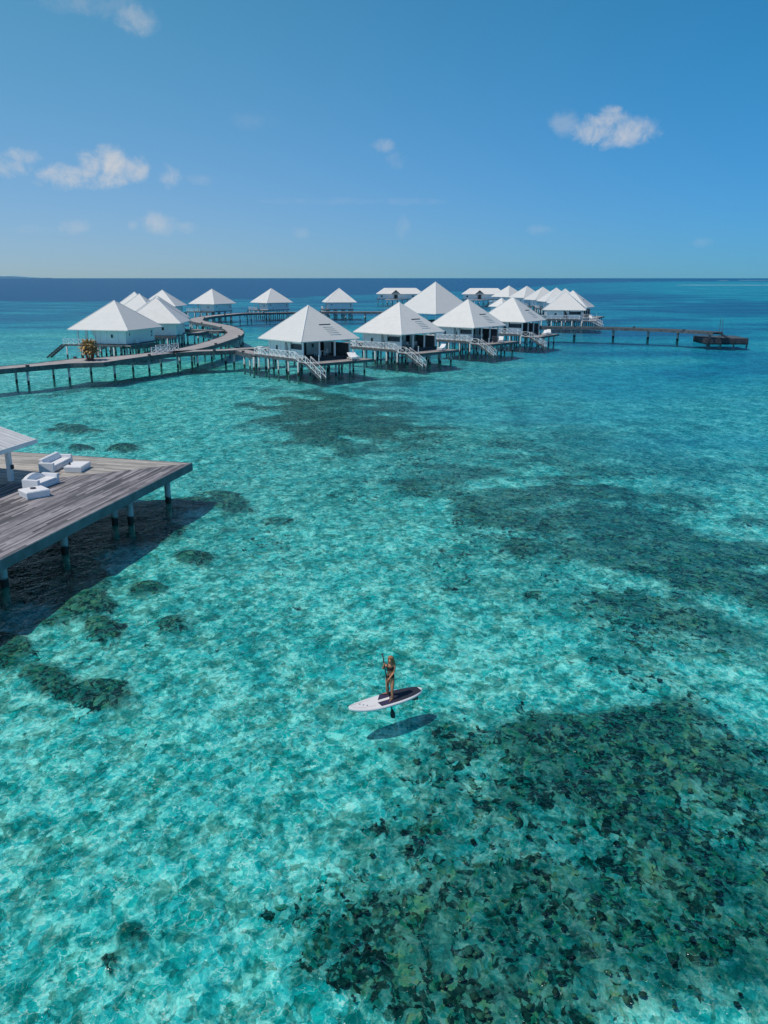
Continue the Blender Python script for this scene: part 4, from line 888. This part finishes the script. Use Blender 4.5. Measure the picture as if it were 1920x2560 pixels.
# arms
hU = loc(960.8, 1660, -.16); hL = loc(966.3, 1705, -.19)
pdv = (loc(983.0, 1786, -.24) - loc(956.2, 1635, -.10)); 
s1_ = sv((-.105, .02, 1.335*KZ), (.052, .05), sh); e1_ = sv((-.215, -.03, 1.22*KZ), .036, s1_); w1_ = sv(Vector(hU).lerp(Vector((-.215, -.03, 1.22*KZ)), .28), .024, e1_); h1_ = sv(Vector(hU) + Vector((.0, .028, 0)), (.034, .02), w1_)
s2_ = sv((.205, .045, 1.33*KZ), (.052, .05), sh); e2_ = sv((.155, -.06, 1.06*KZ), .038, s2_); w2_ = sv(Vector(hL).lerp(Vector((.155, -.06, 1.06*KZ)), .24), .025, e2_); h2_ = sv(Vector(hL) + Vector((.02, .02, .01)), (.034, .02), w2_)
ax = pdv.normalized()
for hp, hv, sgn in ((Vector(hU), h1_, 1), (Vector(hL), h2_, 1)):
    side = ax.cross(Vector((0, 1, 0))).normalized()
    for j in range(4):
        o_ = ax * (-.03 + .021 * j); base = Vector(VV[hv]) + o_ + side * .022
        i0 = sv(base, .009, hv); i1 = sv(hp + o_ + side * .026 + Vector((0, -.014, 0)), .008, i0); i2 = sv(hp + o_ + Vector((0, -.028 + .003 * abs(j - 1.5), 0)), .0075, i1)
    t0 = sv(Vector(VV[hv]) - side * .024 - ax * .02, .010, hv); sv(hp - side * .022 + Vector((0, -.02, 0)) - ax * .012, .009, t0)
sv((0.035, -.095, 1.555*KZ), (.012, .012), hd1)   # nose
me = bpy.data.meshes.new('body'); me.from_pydata(VV, EE, []); body = bpy.data.objects.new('body', me); col.objects.link(body); link_parent(body, wo); me.materials.append(M['skin'])
skm = body.modifiers.new('skin', 'SKIN'); skm.branch_smoothing = 0.4; skm.use_smooth_shade = True
if not me.skin_vertices:
    bm = bmesh.new(); bm.from_mesh(me); bm.verts.layers.skin.verify(); bm.to_mesh(me); bm.free()
for i, s_ in enumerate(me.skin_vertices[0].data): s_.radius = RD[i]; s_.use_root = (i == pel)
ssm = body.modifiers.new('sub', 'SUBSURF'); ssm.levels = 2; ssm.render_levels = 2
def band(name, rows, m_, rz=-.35, parent=None):
    mb = MB(); rr = []
    for cx, cy, cz, rx, ry, tilt in rows:
        rr.append([Vector((cx + rx * math.cos(a) * math.cos(rz) - ry * math.sin(a) * math.sin(rz), cy + rx * math.cos(a) * math.sin(rz) + ry * math.sin(a) * math.cos(rz), cz * KZ + tilt * math.cos(a))) for a in [2 * PI * j / 20 for j in range(20)]])
    return mb.loft(rr).build(name, m_, parent or wo, smooth=True)
band('bikini_top', [(.048, .028, 1.195, .122, .092, 0), (.05, .024, 1.225, .140, .112, 0), (.05, .027, 1.27, .141, .108, 0), (.052, .035, 1.300, .128, .095, 0)], M['cloth'])
band('bikini_strap', [(.047, .03, 1.145, .124, .095, .02), (.047, .03, 1.165, .128, .098, .02)], M['cloth'])
band('bikini_bottom', [(.045, .02, .875, .148, .120, 0), (.045, .02, .92, .152, .122, 0), (.045, .022, .965, .143, .112, .01)], M['cloth'])
MB().bar((-.06, -.03, 1.27*KZ), (-.04, .03, 1.385*KZ), .025, .02).bar((.15, -.03, 1.27*KZ), (.155, .04, 1.385*KZ), .025, .02).build('shoulder_strap', M['cloth'], wo)
hb = MB(); rr = []
for cx, cy, cz, rx, ry in ((.06, .03, 1.735, .02, .02), (.06, .025, 1.715, .065, .07), (.062, .03, 1.66, .102, .105), (.07, .04, 1.58, .112, .10), (.085, .06, 1.48, .118, .095), (.10, .075, 1.38, .120, .082), (.115, .085, 1.27, .105, .065), (.125, .085, 1.15, .075, .045), (.13, .085, 1.09, .03, .02)):
    ring = []
    for j in range(24):
        a = 2 * PI * j / 24; fx = math.cos(a); fy = math.sin(a)
        cut = 1.0
        if fy < -.35 and 1.44 < cz < 1.66 and fx < .75: cut = 0.45    # opening for the face
        wv_ = 1 + .06 * math.sin(a * 7 + cz * 9); ring.append(Vector((cx + rx * fx * wv_, cy + ry * fy * cut * wv_, cz * KZ)))
    rr.append(ring)
hb.loft(rr); hb.build('hair', M['hair'], wo, smooth=True)
ey = MB()
for x in (.012, .062): ey.add([(x + .008 * v.x, -.086 + .004 * v.y, 1.575 * KZ + .004 * v.z) for v in iv], iff)
ey.build('eyes', M['black'], wo)
MB().tube([(.018, -.088, 1.525*KZ), (.036, -.094, 1.522*KZ), (.054, -.088, 1.525*KZ)], .005, 6).build('lips', mat('lips', (0.42, 0.13, 0.10), 0.5), wo)
tag(wo, 'woman with long blonde hair in a black bikini, standing on the board with a paddle', 'person')

# paddle
pT = loc(956.2, 1635, -.10) + wo.location; pB = loc(979.4, 1771, -.23) + wo.location
# shift shaft so that it goes through both hands
pd = empty('paddle', (pB.x, pB.y, pB.z)); dv = pT - pB; dn = dv.normalized()
MB().tube([(0, 0, 0), tuple(dv)], .021, 10).build('shaft', M['black'], pd, smooth=True)
sx_ = Vector((1, 0, 0)); sx_ = (sx_ - dn * sx_.dot(dn)).normalized()
MB().tube([tuple(dv - sx_ * .055), tuple(dv + sx_ * .055)], .019, 8).build('handle', M['black'], pd)
bl = MB(); rr = []; nb = dn.cross(sx_)
for t, w_ in ((0, .018), (.05, .04), (.13, .068), (.23, .085), (.32, .078), (.36, .045), (.37, .01)):
    c_ = -dn * t; rr.append([c_ - sx_ * w_, c_ - nb * .012, c_ + sx_ * w_, c_ + nb * .012])
bl.loft(rr).build('blade', M['black'], pd)
tag(pd, 'black paddle held upright by the woman, its blade just over the water', 'paddle')
